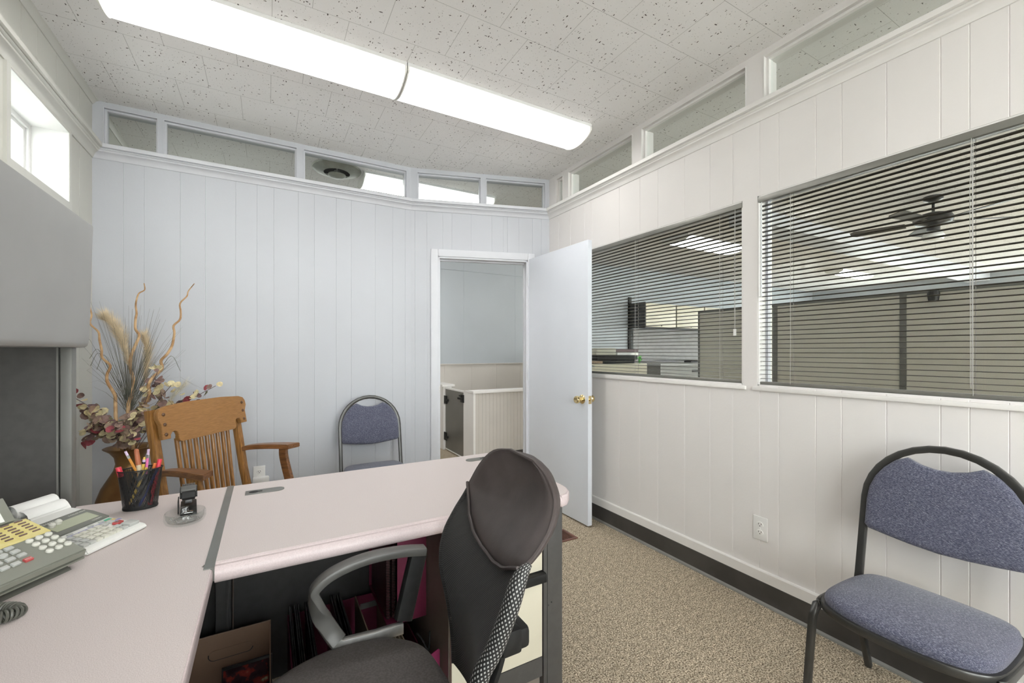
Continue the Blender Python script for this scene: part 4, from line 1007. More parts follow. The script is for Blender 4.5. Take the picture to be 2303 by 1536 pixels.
plume('pampas_plume', 'shorter cream pampas plume standing in the middle of the vase', [(.01, .64, .03), (.02, .95, .05), (.035, 1.12, .06), (.045, 1.25, .06), (.03, 1.33, .06)], 900, .12, (.68, .56, .38), 'pampas plumes in the vase')
plume('pampas_plume', 'small wispy cream plume low toward the wooden armchair', [(.02, .64, .05), (.10, .88, .08), (.17, 1.0, .09), (.23, 1.07, .1)], 220, .10, (.70, .66, .55), 'pampas plumes in the vase')
# onion grass sprays
m_grass = mat('dry_grey_green_grass', (.10, .105, .085), .7, col2=(.24, .23, .19), scale=20)
b = NB()
for i in range(110):
    a = random.gauss(0, .36); dd = random.gauss(0, .3); L_ = random.uniform(.32, .60)
    s0 = -.004; z0 = .93+random.uniform(-.05, .05)
    droop = random.uniform(0, .22)*abs(a)/.36
    pts = [vp(s0+math.sin(a)*L_*f, z0+L_*f*math.cos(a)-droop*L_*f**3*1.2, .0+dd*L_*f*.6) for f in (0, .25, .5, .75, 1)]
    P = [Vector((max(p[0], XL+.02), min(p[1], YF-.02), p[2])) for p in pts]; w_ = .0016
    r1 = [b.verts.new(p-Rv*w_*(1-.8*k/4)) for k, p in enumerate(P)]; r2 = [b.verts.new(p+Rv*w_*(1-.8*k/4)) for k, p in enumerate(P)]
    for k in range(4): b.faces.new((r1[k], r2[k], r2[k+1], r1[k+1]))
tube(b, [vp(-.004, .62), vp(-.004, .95)], .006, 8)
for (s1, z1) in ((-.24, 1.24), (-.20, 1.18), (-.235, 1.20), (.26, 1.17)):
    P = smooth_path([vp(0, .95), vp(s1*.5, 1.12+.0, .02), vp(s1*.8, z1*.5+.64, .02), vp(s1, z1-.03, .02)], 4); tube(b, P, .0012, 4)
tag(obj('grass_spray', b, m_grass), 'fan of thin dry grass blades rising from the bronze vase', 'dried grass')
# eucalyptus sprays with round leaves
lc = [(.15, .085, .080), (.24, .15, .13), (.34, .25, .18), (.58, .49, .29), (.70, .62, .38), (.19, .18, .10), (.32, .06, .075), (.46, .20, .20), (.12, .07, .072), (.28, .19, .15)]
m_leaf = [mat('dried_leaf_%s' % k, c, .6, var=.2, scale=40) for k, c in zip(('plum', 'taupe', 'tan', 'straw', 'cream', 'olive', 'crimson', 'rose', 'maroon', 'brown'), lc)]
def leaf_(b, c, r, n, mi):
    n = n.normalized(); u = n.orthogonal().normalized(); v = n.cross(u); k = 9; q = random.uniform(.65, 1)
    ring = [b.verts.new(c+u*r*math.cos(2*PI*i/k)+v*r*q*math.sin(2*PI*i/k)+n*r*.12*math.cos(4*PI*i/k)) for i in range(k)]
    ce = b.verts.new(c-n*r*.12)
    for i in range(k): b.faces.new((ring[i], ring[(i+1) % k], ce)).material_index = mi
sprays = [  # end (s,z,depth), leaves, label
    ((-.245, 1.005, -.06), 16, 'dried round-leaf spray reaching past the charcoal hutch post'),
    ((-.165, .93, -.08), 22, 'dried round-leaf spray with cream leaves beside the charcoal hutch post'),
    ((-.215, .775, -.05), 16, 'drooping dried round-leaf spray lowest over the vase rim'),
    ((-.06, .86, -.12), 26, 'dried round-leaf spray massed over the front of the bronze vase'),
    ((.03, .85, -.12), 26, 'dried round-leaf spray over the vase neck behind the pencil cup'),
    ((.155, 1.150, .0), 26, 'dark dried round-leaf spray rising behind the armchair crest'),
    ((.185, 1.06, .05), 18, 'pinkish dried round-leaf spray next to the dark rising one'),
    ((.412, 1.055, .08), 12, 'thin dried spray ending in maroon and cream leaves above the armchair crest'),
    ((.27, 1.00, .08), 14, 'dried round-leaf spray just showing above the armchair crest'),
    ((.09, .92, -.05), 22, 'dried round-leaf spray beside the armchair post'),
    ((-.12, .83, -.11), 22, 'brown dried round-leaf spray above the vase rim'),
    ((.10, .80, -.10), 18, 'olive and brown dried spray hanging beside the armchair post')]
for (s, z, d), n, lab in sprays:
    b = NB()
    P = smooth_path([vp(0, .66), vp(s*.25, .76+.2*(z-.72), d*.4), vp(s*.62, .5*(.78+z)+.045, d*.8), vp(s, z, d)], 7)
    tube(b, P, .0016, 5, mi=8)
    n = int(n*1.5)
    for i in range(n):
        j = len(P)-1-int((i/n)**.9*(len(P)*.72)); c = P[j]
        o_ = Vector((random.gauss(0, 1), random.gauss(0, 1), random.gauss(0, .7))).normalized()
        r = random.uniform(.015, .027)
        nn = Vector((random.gauss(0, .6), random.gauss(-.5, .6), random.gauss(.45, .5)))
        leaf_(b, c+o_*(r+random.uniform(.0, .018 if n > 14 else .006)), r, nn, random.choice((0, 1, 1, 2, 2, 3, 5, 8, 9, 9, 4, 3)) if i > 3 else random.choice((6, 4, 3, 1)))
    tag(obj('eucalyptus_spray', b, m_leaf, smooth=False), lab, 'dried foliage', 'dried leaf sprays in the vase')

# ------------------------------------------------------------------ things on the desk
# telephone on a 22 degree slope
m_phone = mat('grey_telephone_plastic', (.215, .22, .185), .42, var=.03, bump=.05, bscale=500)
m_phoned = mat('dark_grey_telephone_base', (.10, .10, .085), .5, var=.05)
m_label = mat('yellow_label_card', (.66, .56, .19), .6, col2=(.72, .63, .28), scale=30)
m_keyw = mat('off_white_keys', (.66, .66, .60), .4, var=.02)
m_keyg = mat('pale_grey_keys', (.50, .51, .49), .4, var=.02)
m_red = mat('red_key', (.55, .09, .09), .4, var=.05)
m_slot = mat('brown_slot_keys', (.16, .10, .09), .5, var=.1)
m_ink = mat('black_ink', (.02, .02, .02), .6)
ti = math.radians(22); an = math.radians(56)
t = thing('telephone', 'grey multi-line desk telephone with yellow label panel at the near end of the side desk', 'telephone', (-.372, 1.397, TT), an)
Mp = Matrix.Translation((0, 0, .038)) @ Matrix.Rotation(ti, 4, 'X')     # plane of the keys, x to the right, y toward the back
b = NB(); PW = .275
b_out = [(0, 0), (0, .175), (-.02, .215), (-PW, .215), (-PW, 0)]
prism(b, [(x, y) for x, y in b_out], .019, Mp @ Matrix.Translation((0, 0, -.019)))
bmesh.ops.bevel(b, geom=list(b.edges), offset=.003, segments=2, affect='EDGES')
prism(b, [(.0005, .0), (.0005, .176), (-.02, .2155), (-PW, .2155), (-PW, 0)], .004, Mp @ Matrix.Translation((0, 0, -.026)))
obj('body', b, m_phone, t)
b = NB(); prism(b, [(.0, .0), (.19, .0), (.185, .083), (.18, .085), (.03, .022)], .22, frame(Vector((-.025, .012, 0)), Vector((0, 1, 0)), Vector((0, 0, 1)), Vector((-1, 0, 0)))); obj('stand', b, m_phoned, t)
b = NB(); prism(b, [(.0, .104), (.0, .176), (-.19, .176), (-.19, .104)], .0012, Mp); obj('label_panel', b, m_label, t, smooth=False)
for c in range(6):
    for r in range(6):
        b = NB(); box(b, (-.0175-.0262*c, .1215+.0102*r, .0022), (.0150, .0030, .0028), M=Mp, bev=.0006); obj('line_key', b, m_slot, t)
dg = '123456789*0#'
for r in range(4):
    for c in range(3):
        x = -.050+.019*c; y = .0955-.0182*r
        b = NB(); lathe(b, [(0, .0052), (.0045, .0050), (.0066, .0036), (.0070, 0), (.0070, -.001)], 18, Mp @ Matrix.Translation((x, y, 0))); k = obj('dial_key', b, m_keyw, t)
        textmesh('digit', dg[r*3+c], .006, Mp @ Matrix.Translation((x, y, .0054)), m_keyg, k, .00005)
for x, y, m_, rd in ((-.089, .0945, m_keyg, 0), (-.089, .078, m_keyg, 0), (-.089, .0605, m_keyg, 0), (-.0915, .0400, m_red, 0), (-.1125, .0415, m_keyg, 0), (-.1095, .0605, m_keyg, 0), (-.1085, .0785, m_keyg, 1), (-.1085, .0955, m_keyg, 0), (-.132, .042, m_keyg, 0), (-.131, .061, m_keyg, 0), (-.131, .0785, m_keyg, 0)):
    b = NB()
    if rd: lathe(b, [(0, .005), (.006, .0045), (.0075, 0), (.0075, -.001)], 18, Mp @ Matrix.Translation((x, y, 0)))
    else: box(b, (x, y, .0018), (.0145, .0100, .0055), M=Mp, bev=.001)
    k = obj('function_key', b, m_, t)
    if m_ is m_red: textmesh('lettering', 'HOLD', .0045, Mp @ Matrix.Translation((x, y, .0047)), m_keyw, k, .00005)
# raised display with a paper card
Md = Mp @ Matrix.Translation((-.030, .182, .0)) @ Matrix.Rotation(math.radians(35), 4, 'X')
b = NB(); box(b, (-.09, .030, .002), (.20, .062, .012), M=Md, bev=.003); obj('display_housing', b, m_phone, t)
b = NB(); box(b, (-.098, .029, .0088), (.175, .052, .0012), M=Md); dc = obj('paper_card', b, m_paper, t, smooth=False)
b = NB(); box(b, (-.035, .030, .0096), (.012, .004, .0002), M=Md); box(b, (-.06, .030, .0096), (.02, .003, .0002), M=Md); obj('marks', b, m_slot, dc, smooth=False)
b = NB(); tube(b, [Mp @ Vector((-PW+.02, .03, .028)), Mp @ Vector((-PW+.018, .08, .040)), Mp @ Vector((-PW+.018, .14, .040)), Mp @ Vector((-PW+.02, .20, .026))], .02, 12, flat=(.022, .014), up=(0, 0, 1)); obj('handset', b, m_phone, t)
# coiled cord
m_coil = mat('grey_coil_cord', (.10, .10, .085), .35, var=.08)
path = smooth_path([Vector(q)-Vector((.012, -.004, 0)) for q in [(-.575, 1.30, TT+.013), (-.52, 1.246, TT+.013), (-.448, 1.213, TT+.013), (-.414, 1.196, TT+.013), (-.402, 1.184, TT+.011), (-.410, 1.170, TT+.013), (-.43, 1.161, TT+.013), (-.50, 1.160, TT+.013), (-.57, 1.19, TT+.012)]], 30)
hp = []; ph = 0
for i in range(len(path)-1):
    d = (path[i+1]-path[i]); L_ = d.length; d.normalize(); sd = d.cross(Vector((0, 0, 1))).normalized(); up = sd.cross(d)
    nsub = 6
    for k in range(nsub):
        q = path[i]+d*L_*k/nsub; hp.append(q+(sd*math.cos(ph)+up*math.sin(ph))*.0095); ph += 2*PI*(L_/nsub)/.0058
b = NB(); tube(b, hp, .0024, 6)
tag(obj('coiled_cord', b, m_coil), 'grey coiled telephone cord lying on the side desk below the telephone', 'cord')
# printing calculator
m_calc = mat('white_calculator_plastic', (.74, .74, .71), .35, var=.02)
m_bez = mat('grey_calculator_bezel', (.16, .165, .145), .4, var=.04)
m_lcd = mat('green_grey_lcd', (.40, .42, .31), .2, var=.03)
m_blu = mat('lilac_key_band', (.30, .30, .50), .5, var=.05); m_grn = mat('green_key_band', (.10, .42, .28), .5); m_yel = mat('amber_key_band', (.72, .55, .22), .5)
m_ck = mat('cream_calculator_keys', (.66, .65, .57), .4, var=.03)
t = thing('printing_calculator', 'white printing calculator with grey display bezel between telephone and pencil cup', 'calculator', (-.303, 1.600, TT), math.radians(60))
Mq = Matrix.Translation((0, 0, .0138)) @ Matrix.Rotation(math.radians(8), 4, 'X')
b = NB()
prf = [(.004, .001), (-.001, .004), (-.0005, .009), (.004, .013), (.010, .0155), (.11, .0305), (.19, .055), (.25, .062), (.255, .002)]
prism(b, prf, .178, frame(Vector((.006, 0, 0)), Vector((0, 1, 0)), Vector((0, 0, 1)), Vector((-1, 0, 0))))
bmesh.ops.bevel(b, geom=[e for e in b.edges if len(e.link_faces) == 2 and e.calc_face_angle(0) > .6], offset=.004, segments=3, affect='EDGES')
obj('body', b, m_calc, t)
def ck(x, y, w, h, m_, hh=.007, z=0):
    b = NB(); box(b, (x, y, hh/2+z), (w, h, hh), M=Mq, bev=.0012); return obj('key', b, m_, t)
b = NB(); box(b, (-.075, .0915, .0012), (.105, .011, .0012), M=Mq); obj('key_band', b, m_blu, t, smooth=False)
b = NB(); box(b, (-.012, .102, .0012), (.020, .010, .0012), M=Mq); obj('key_band', b, m_grn, t, smooth=False)
b = NB(); box(b, (-.014, .091, .0012), (.028, .009, .0012), M=Mq); obj('key_band', b, m_yel, t, smooth=False)
b = NB(); box(b, (-.004, .080, .0012), (.02, .009, .0012), M=Mq); obj('key_band', b, m_blu, t, smooth=False)
for c in range(8):
    for r in range(4):
        x = -.155+.0185*c; y = .024+.0185*r
        if c == 7 and r < 2: continue
        if c == 6 and r == 2: continue
        m_ = m_ck if 1 < c < 6 else m_keyg
        if c == 6 and r == 3: m_ = m_keyg
        ck(x, y, .0145, .0135, m_)
ck(-.0235, .060, .022, .0135, m_red); ck(-.018, .030, .030, .026, m_keyg, .009); 
for x in (-.14, -.115, -.06, -.03): ck(x, .102, .014, .006, m_keyg, .004)
Mb = Mq @ Matrix.Translation((0, .112, .0)) @ Matrix.Rotation(math.radians(9), 4, 'X')
b = NB(); prism(b, [(-.172, 0), (.004, 0), (.004, .052), (-.004, .074), (-.172, .074)], .006, Mb); obj('display_bezel', b, m_bez, t)
b = NB(); box(b, (-.068, .034, .0064), (.112, .036, .0008), M=Mb); obj('display', b, m_lcd, t, smooth=False)
textmesh('lettering', 'SHARP', .0105, Mb @ Matrix.Translation((-.118, .0640, .0062)), m_keyw, t, .0001, 'LEFT')
textmesh('lettering', '2 COLOR PRINT', .0065, Mb @ Matrix.Translation((-.052, .0635, .0062)), m_keyw, t, .0001, 'LEFT')
textmesh('lettering', '12 DIGITS', .0065, Mb @ Matrix.Translation((-.040, .0075, .0062)), m_keyw, t, .0001, 'LEFT')
for x, y in ((-.092, .050), (-.112, .045)):
    b = NB(); lathe(b, [(0, .012), (.004, .0115), (.0075, .008), (.008, .0)], 16, Mb @ Matrix.Translation((x, y, .006))); obj('slide_knob', b, m_keyw, t)
# paper roll resting on the back of the calculator
t2 = thing('paper_roll', 'white paper roll with loose curled sheets behind the calculator', 'paper', (-.303, 1.600, TT), math.radians(60))
b = NB()
sp_ = []
for i in range(90): a = i*.35; r = .006+.0165*i/89; sp_.append((r*math.cos(a), r*math.sin(a)))
def sheet(b, pr, x0, x1, oy, oz, th=.0012):
    A0 = [b.verts.new((x0, oy+p[0], oz+p[1])) for p in pr]; A1 = [b.verts.new((x1, oy+p[0], oz+p[1])) for p in pr]
    for i in range(len(pr)-1): b.faces.new((A0[i], A0[i+1], A1[i+1], A1[i]))
sheet(b, sp_, -.108, -.002, .268, .080)
obj('roll', b, m_paper, t2, ang=60)
b = NB(); cu = [(.0, .012), (-.004, .016), (-.012, .019), (-.022, .017), (-.030, .010), (-.036, .001), (-.040, -.006)]
sheet(b, cu, -.098, .006, .262, .064); cu2 = [(.004, .018), (-.006, .022), (-.018, .020), (-.028, .012), (-.032, .002)]; sheet(b, cu2, -.104, -.004, .254, .063)
obj('loose_sheet', b, m_paper, t2, ang=80)
tag(obj('paper_slip', (lambda b: (box(b, (0, 0, .001), (.10, .07, .001), M=Matrix.Translation((-.50, 1.78, TT)) @ Matrix.Rotation(.5, 4, 'Z')), b)[1])(NB()), m_paper, smooth=False), 'flat white paper slip on the side desk behind the calculator', 'paper')
# pencil cup
def wiremesh():
    m = bpy.data.materials.new('black_wire_mesh'); m.use_nodes = True
    n = m.node_tree.nodes; l = m.node_tree.links; p = n['Principled BSDF']; p.inputs['Base Color'].default_value = (.012, .012, .012, 1); p.inputs['Roughness'].default_value = .35
    tc = n.new('ShaderNodeTexCoord'); vo = n.new('ShaderNodeTexVoronoi'); vo.inputs['Scale'].default_value = 480; vo.inputs['Randomness'].default_value = 0
    l.new(tc.outputs['Object'], vo.inputs['Vector'])
    a = n.new('ShaderNodeMath'); a.operation = 'GREATER_THAN'; a.inputs[1].default_value = .42; l.new(vo.outputs['Distance'], a.inputs[0])
    l.new(a.outputs[0], p.inputs['Alpha'])
    return m
m_wire = wiremesh()
CXc, CYc = -.357, 1.815
t = thing('pencil_cup', 'oval black wire-mesh cup holding pens and pencils', 'pencil cup', (CXc, CYc, TT), .11)
b = NB(); lathe(b, [(.0435, .004), (.0565, .128)], 56, sy=.64); obj('mesh_wall', b, m_wire, t)
b = NB()
def ell(rx, ry, z, n=56): return [(rx*math.cos(2*PI*i/n), ry*math.sin(2*PI*i/n), z) for i in range(n)]
tube(b, ell(.0565, .0362, .128), .0018, 8, closed=True); obj('rim', b, m_black, t)
b = NB(); lathe(b, [(0, .001), (.0435, .001), (.0452, .004), (.0447, .010), (.0430, .010), (.0425, .004), (0, .003)], 56, sy=.64); obj('base', b, m_black, t)
def colm(name, c, r=.4): return mat(name, c, r, var=.05, scale=40)
m_pencil = colm('orange_pencil_paint', (.62, .27, .05)); m_ypencil = colm('yellow_pencil_paint', (.70, .48, .09)); m_pink = colm('pink_pencil_paint', (.75, .18, .42)); m_rpen = colm('red_marker', (.72, .05, .08))
m_brown = colm('brown_marker_cap', (.40, .13, .06)); m_creamp = colm('cream_marker_barrel', (.62, .52, .36)); m_penb = colm('black_pen', (.015, .015, .017), .25); m_silver = mat('pen_silver', (.55, .55, .55), .25, metal=.9)
m_erase = colm('lilac_eraser', (.62, .48, .66)); m_blue_ = colm('blue_pen', (.02, .04, .22)); m_woodp = colm('sharpened_wood', (.62, .40, .20)); m_orange = colm('orange_pen', (.70, .20, .05))
def stick(name, label, p0, p1, r, segs, cat='pen', seg=8):
    """segs: (name, f0, f1, r0, r1, material)"""
    p0 = (p0[0]*.80, p0[1]*.9, p0[2]); p1 = (p1[0]*.88, p1[1]*.9, p1[2])
    t = thing(name, label, cat, tuple(Vector(p0)+Vector((CXc, CYc, TT))))
    a = Vector((0, 0, 0)); d = Vector(p1)-Vector(p0)
    for nm, f0, f1, r0, r1, m_ in segs:
        b = NB(); cyl(b, a+d*f0, a+d*f1, r*r0, seg, r*r1); obj(nm, b, m_, t)
    return t
stick('pencil', 'orange pencil with lilac eraser leaning out of the pencil cup', (.036, .008, .018), (-.041, -.008, .190), .0038, [('barrel', .06, .86, 1, 1, m_pencil), ('ferrule', .86, .92, 1.06, 1.06, m_silver), ('eraser', .92, 1, 1, 1, m_erase), ('point', .0, .06, .1, 1, m_woodp)], 'pencil', 6)
stick('pencil', 'pink pencil standing in the pencil cup', (.008, -.006, .012), (.022, .006, .188), .0038, [('barrel', .05, .84, 1, 1, m_pink), ('ferrule', .84, .90, 1.06, 1.06, m_silver), ('eraser', .90, 1, 1, 1, m_erase), ('point', .0, .05, .1, 1, m_woodp)], 'pencil', 6)
stick('marker', 'thick cream marker with brown cap in the pencil cup', (.012, .004, .008), (-.012, -.002, .194), .0068, [('barrel', 0, .72, 1, 1, m_creamp), ('cap', .72, .97, 1.08, .96, m_brown), ('cap_tip', .97, 1, .96, .6, m_brown)], 'marker', 12)
stick('marker', 'red marker at the hutch side of the pencil cup', (-.034, -.004, .02), (-.060, -.010, .141), .0075, [('barrel', 0, .75, 1, 1, m_penb), ('cap', .75, 1, 1.06, 1, m_rpen)], 'marker', 12)
stick('marker', 'red marker at the armchair side of the pencil cup', (.030, -.002, .008), (.055, .008, .152), .0060, [('barrel', 0, .7, 1, 1, m_rpen), ('cap', .7, 1, 1.06, 1, m_rpen)], 'marker', 12)
stick('crayon', 'stubby yellow and black patterned pencil in the pencil cup', (-.012, .004, .01), (.011, .004, .164), .0045, [('barrel', 0, .86, 1, 1, m_ypencil), ('band', .86, .90, 1.05, 1.05, m_penb), ('tip', .90, .95, 1, 1, m_erase), ('end', .95, 1, .9, .6, m_ypencil)], 'pencil', 8)
stick('pencil', 'yellow pencil slanting inside the wire cup', (-.030, -.022, .02), (.022, -.024, .134), .0038, [('barrel', .08, 1, 1, 1, m_ypencil), ('point', 0, .08, .1, 1, m_woodp)], 'pencil', 6)
stick('pen', 'orange-capped pen low inside the wire cup', (.010, .01, .01), (.040, .012, .139), .0045, [('barrel', 0, .85, 1, 1, m_penb), ('cap', .85, 1, 1, 1, m_orange)], 'pen', 8)
stick('pen', 'blue pen slanting toward the armchair side of the cup', (.0, -.02, .01), (.052, -.012, .126), .0042, [('barrel', 0, .9, 1, 1, m_blue_), ('cap', .9, 1, 1.05, 1, m_blue_)], 'pen', 8)
PG = 'black pens packed in the wire cup'
for k, (x0, x1) in enumerate(((-.044, -.012), (-.036, .006), (-.028, .018), (-.018, .030), (-.010, .040), (-.040, -.050), (.016, .046), (.030, .030))):
    p = stick('pen', 'black and silver pen packed upright inside the wire cup', (x0, random.uniform(-.022, .0), .006), (x1, random.uniform(-.020, .004), .112+random.uniform(-.01, .012)), .0042, [('barrel', 0, .62, .8, 1, m_penb if k % 2 else m_silver), ('grip', .62, 1, 1, 1, m_penb)], 'pen', 8); p['group'] = PG
# stapler
m_stg = mat('grey_rubber_grip', (.10, .10, .095), .5, var=.08)
t = thing('stapler', 'black stapler with grey ribbed grip standing behind the glass dish', 'stapler', (-.213, 1.675, TT), math.radians(7))
b = NB(); box(b, (0, .050, .005), (.042, .150, .010), bev=.003); obj('base', b, m_black, t)
b = NB(); box(b, (0, -.015, .0108), (.022, .018, .002), bev=.0008); obj('anvil', b, m_chrome, t)
Ms = Matrix.Translation((0, .115, .022)) @ Matrix.Rotation(math.radians(-7), 4, 'X')
b = NB(); box(b, (0, -.065, .006), (.018, .135, .012), M=Ms, bev=.002); obj('magazine', b, m_blkmet, t)
b = NB(); prism(b, [(.0, .010), (-.03, .006), (-.132, .010), (-.140, .018), (-.136, .032), (-.11, .044), (-.07, .050), (-.03, .046), (.0, .034), (.006, .02)], .044, Ms @ frame(Vector((-.022, 0, 0)), Vector((0, 1, 0)), Vector((0, 0, 1)), Vector((1, 0, 0))))
bmesh.ops.bevel(b, geom=[e for e in b.edges if len(e.link_faces) == 2 and e.calc_face_angle(0) > 1.1], offset=.006, segments=3, affect='EDGES'); obj('lever', b, m_black, t)
b = NB()
for k in range(9): box(b, (-.0155+.0039*k, -.066, .0490), (.0022, .046, .003), M=Ms, bev=.0008)
box(b, (0, -.112, .0415), (.040, .030, .010), M=Ms @ Matrix.Translation((0, -.112, .0415)) @ Matrix.Rotation(math.radians(18), 4, 'X') @ Matrix.Translation((0, .112, -.0415)), bev=.003)
obj('grip', b, m_stg, t)
b = NB(); box(b, (-.026, .035, .022), (.003, .06, .04), bev=.001); obj('side_plate', b, m_black, t)
# glass dish
t = thing('glass_dish', 'round clear glass dish in front of the stapler', 'dish', (-.211, 1.595, TT))
b = NB(); lathe(b, [(0, .001), (.040, .001), (.048, .006), (.052, .016), (.0505, .033), (.0485, .0355), (.0465, .033), (.046, .018), (.042, .010), (.034, .007), (0, .0065)], 56); obj('bowl', b, glassm('clear_moulded_glass', (.93, .945, .94), bump=.5), t, ang=80)
for k in range(11):
    a = k*.9; r = .012+.0026*k; m_pc = m_silver
    c = Vector((r*math.cos(a), r*math.sin(a), .0085+.001*(k % 3))); d = Vector((math.cos(a*2.3), math.sin(a*2.3), .1)); e = Vector((-d.y, d.x, 0))
    L_ = .010; w_ = .0022
    pts = [c+d*L_+e*w_, c-d*L_+e*w_, c-d*L_*1.15, c-d*L_-e*w_, c+d*L_*.9-e*w_, c+d*L_*1.0-e*w_*.3, c+d*L_*.8+e*w_*.4, c-d*L_*.6+e*w_*.4]
    b = NB(); tube(b, [p+Vector((-.211, 1.598, TT)) for p in pts], .0005, 5)
    o = obj('paper_clip', b, m_pc); tag(o, 'silver paper clip lying in the round glass dish', 'paper clip', 'paper clips in the glass dish')

# ------------------------------------------------------------------ things under the desk
m_card = mat('brown_cardboard', (.22, .14, .095), .85, col2=(.28, .185, .13), scale=4, lo=.3, hi=.7)
m_carde = mat('cardboard_cut_edge', (.30, .22, .16), .9, var=.1, scale=80)
m_maroon = mat('magenta_maroon_board', (.145, .012, .045), .5, var=.08, scale=12)
m_folder = mat('black_folder_vinyl', (.018, .017, .018), .3, var=.2, scale=20)
m_tan = mat('tan_folder_card', (.24, .19, .14), .7, var=.08)
t = thing('cardboard_box', 'open brown cardboard box with hand hole on the carpet under the desk joint', 'box', (-.16, 1.56, 0))
X0, X1, Y0, Y1, HB = -.340, .012, 1.36, 1.742, .302
def wallbx(name, a, c, e, f, z1=HB):
    b = NB(); b2(b, a, c, e, f, 0.004, z1); obj(name, b, m_card, t, world=True, smooth=False)
wallbx('end_panel', X0, X1, Y1-.004, Y1); wallbx('end_panel', X0, X1, Y0, Y0+.004); wallbx('side_panel', X0, X0+.004, Y0, Y1); 
b = NB(); prism(b, [(Y0, .0), (Y1, .0), (Y1, .299), (Y1-.02, .297), (Y1-.06, .20), (Y0+.0, .20)], .004, frame(Vector((X1-.004, 0, 0)), Vector((0, 1, 0)), Vector((0, 0, 1)), Vector((1, 0, 0)))); obj('side_panel', b, m_card, t, world=True, smooth=False)
b = NB(); b2(b, X0, X1, Y0, Y1, 0.001, .005); obj('bottom', b, m_card, t, world=True, smooth=False)
b = NB(); pts = []
for i in range(24):
    a = 2*PI*i/24; pts.append(((.046 if math.cos(a) > 0 else -.046)+.016*math.cos(a), .016*math.sin(a)))
Mh = frame(Vector((-.105, Y1-.0046, .236)), Vector((1, 0, 0)), Vector((0, 0, 1)), Vector((0, -1, 0)))
prism(b, pts, .0022, Mh); hh_ = obj('hand_flap', b, m_card, t, world=True)
b = NB(); tube(b, [Mh @ Vector((x*1.02, y*1.08, .0002)) for x, y in pts[11:24]], .0018, 5); obj('cut_line', b, m_ink, t, world=True)
b = NB(); b2(b, X0, X1, Y1-.0048, Y1+.0004, HB, HB+.0015); obj('cut_edge', b, m_carde, t, world=True, smooth=False)
# album case in the box
def album():
    m = bpy.data.materials.new('album_cover_print'); m.use_nodes = True
    n = m.node_tree.nodes; l = m.node_tree.links; p = n['Principled BSDF']; p.inputs['Roughness'].default_value = .15
    tc = n.new('ShaderNodeTexCoord'); nz = n.new('ShaderNodeTexNoise'); nz.inputs['Scale'].default_value = 22; nz.inputs['Detail'].default_value = 3; l.new(tc.outputs['Object'], nz.inputs[0])
    cr = n.new('ShaderNodeValToRGB'); e = cr.color_ramp.elements; cr.color_ramp.interpolation = 'EASE'
    e[0].position = .40; e[0].color = (.035, .018, .022, 1); e[1].position = .70; e[1].color = (.36, .32, .22, 1); x = e.new(.50); x.color = (.05, .025, .03, 1); x = e.new(.56); x.color = (.20, .035, .030, 1); x = e.new(.63); x.color = (.24, .05, .04, 1)
    l.new(nz.outputs['Fac'], cr.inputs[0]); l.new(cr.outputs[0], p.inputs['Base Color']); return m
t = thing('album_case', 'small dark album case with red and cream cover leaning in the cardboard box', 'case', (-.06, 1.68, .02), 0)
Ma = Matrix.Translation((-.056, 1.690, .132)) @ Matrix.Rotation(math.radians(-10), 4, 'X') @ Matrix.Rotation(math.radians(0), 4, 'Y')
b = NB(); box(b, (0, 0, 0), (.145, .010, .150), M=Ma, bev=.001); obj('case_shell', b, m_folder, t, world=True)
b = NB(); box(b, (-.003, -.0056, 0), (.130, .001, .134), M=Ma); obj('cover_print', b, album(), t, world=True, smooth=False)
tag(obj('paper_block', (lambda b: (b2(b, X0+.01, X1-.01, Y0+.01, Y1-.006, .006, .052), b)[1])(NB()), m_paper, smooth=False), 'block of white paper filling the bottom of the cardboard box', 'paper')
# maroon file crate with folders
t = thing('file_crate', 'maroon open file crate of black folders standing on the carpet under the desk', 'file box', (.27, 1.60, 0))
def cr(name, a, c, e, f, z0, z1, m_=m_maroon):
    b = NB(); b2(b, a, c, e, f, z0, z1); return obj(name, b, m_, t, world=True, smooth=False)
cr('side_board', .068, .072, 1.42, 1.83, .004, .235); cr('divider', .205, .209, 1.42, 1.83, .004, .235); cr('side_board', .470, .474, 1.42, 1.83, .004, .20)
cr('back_board', .068, .474, 1.826, 1.83, .004, .255); cr('bottom', .068, .474, 1.42, 1.83, .001, .005)
b = NB(); prism(b, [(.07, .004), (.474, .004), (.474, .20), (.44, .20), (.28, .10), (.07, .10)], .004, frame(Vector((0, 1.424, 0)), Vector((1, 0, 0)), Vector((0, 0, 1)), Vector((0, -1, 0)))); obj('front_board', b, m_maroon, t, world=True, smooth=False)
cr('label_slot', .33, .40, 1.822, 1.826, .200, .222, m_midgrey)
FG1, FG2 = 'black folders in the crate section by the cardboard box', 'black folders in the middle crate section'
for g, xs_, lab in ((FG1, (.078, .086, .093, .101, .108, .135, .142, .150), 'thin black folder standing in the crate section nearest the cardboard box'), (FG2, (.222, .230, .238, .246, .254, .262), 'thin black folder standing in the middle section of the maroon crate')):
    for x in xs_:
        b = NB(); Mf = Matrix.Translation((x+.0, 1.63, .009)) @ Matrix.Rotation(math.radians(random.uniform(-1.5, 1.5)-2), 4, 'Y')
        box(b, (0, 0, .145+random.uniform(-.004, .004)), (.0036, .36, .29), M=Mf, bev=.0008); tag(obj('folder', b, m_folder), lab, 'folder', g)
for k, x in enumerate((.395, .405, .414)):
    b = NB(); box(b, (x, 1.64, .125), (.004, .34, .23+.01*k), bev=.0008); tag(obj('folder', b, m_tan), 'tan card folder standing near the pedestal end of the maroon crate', 'folder', 'tan folders in the crate')
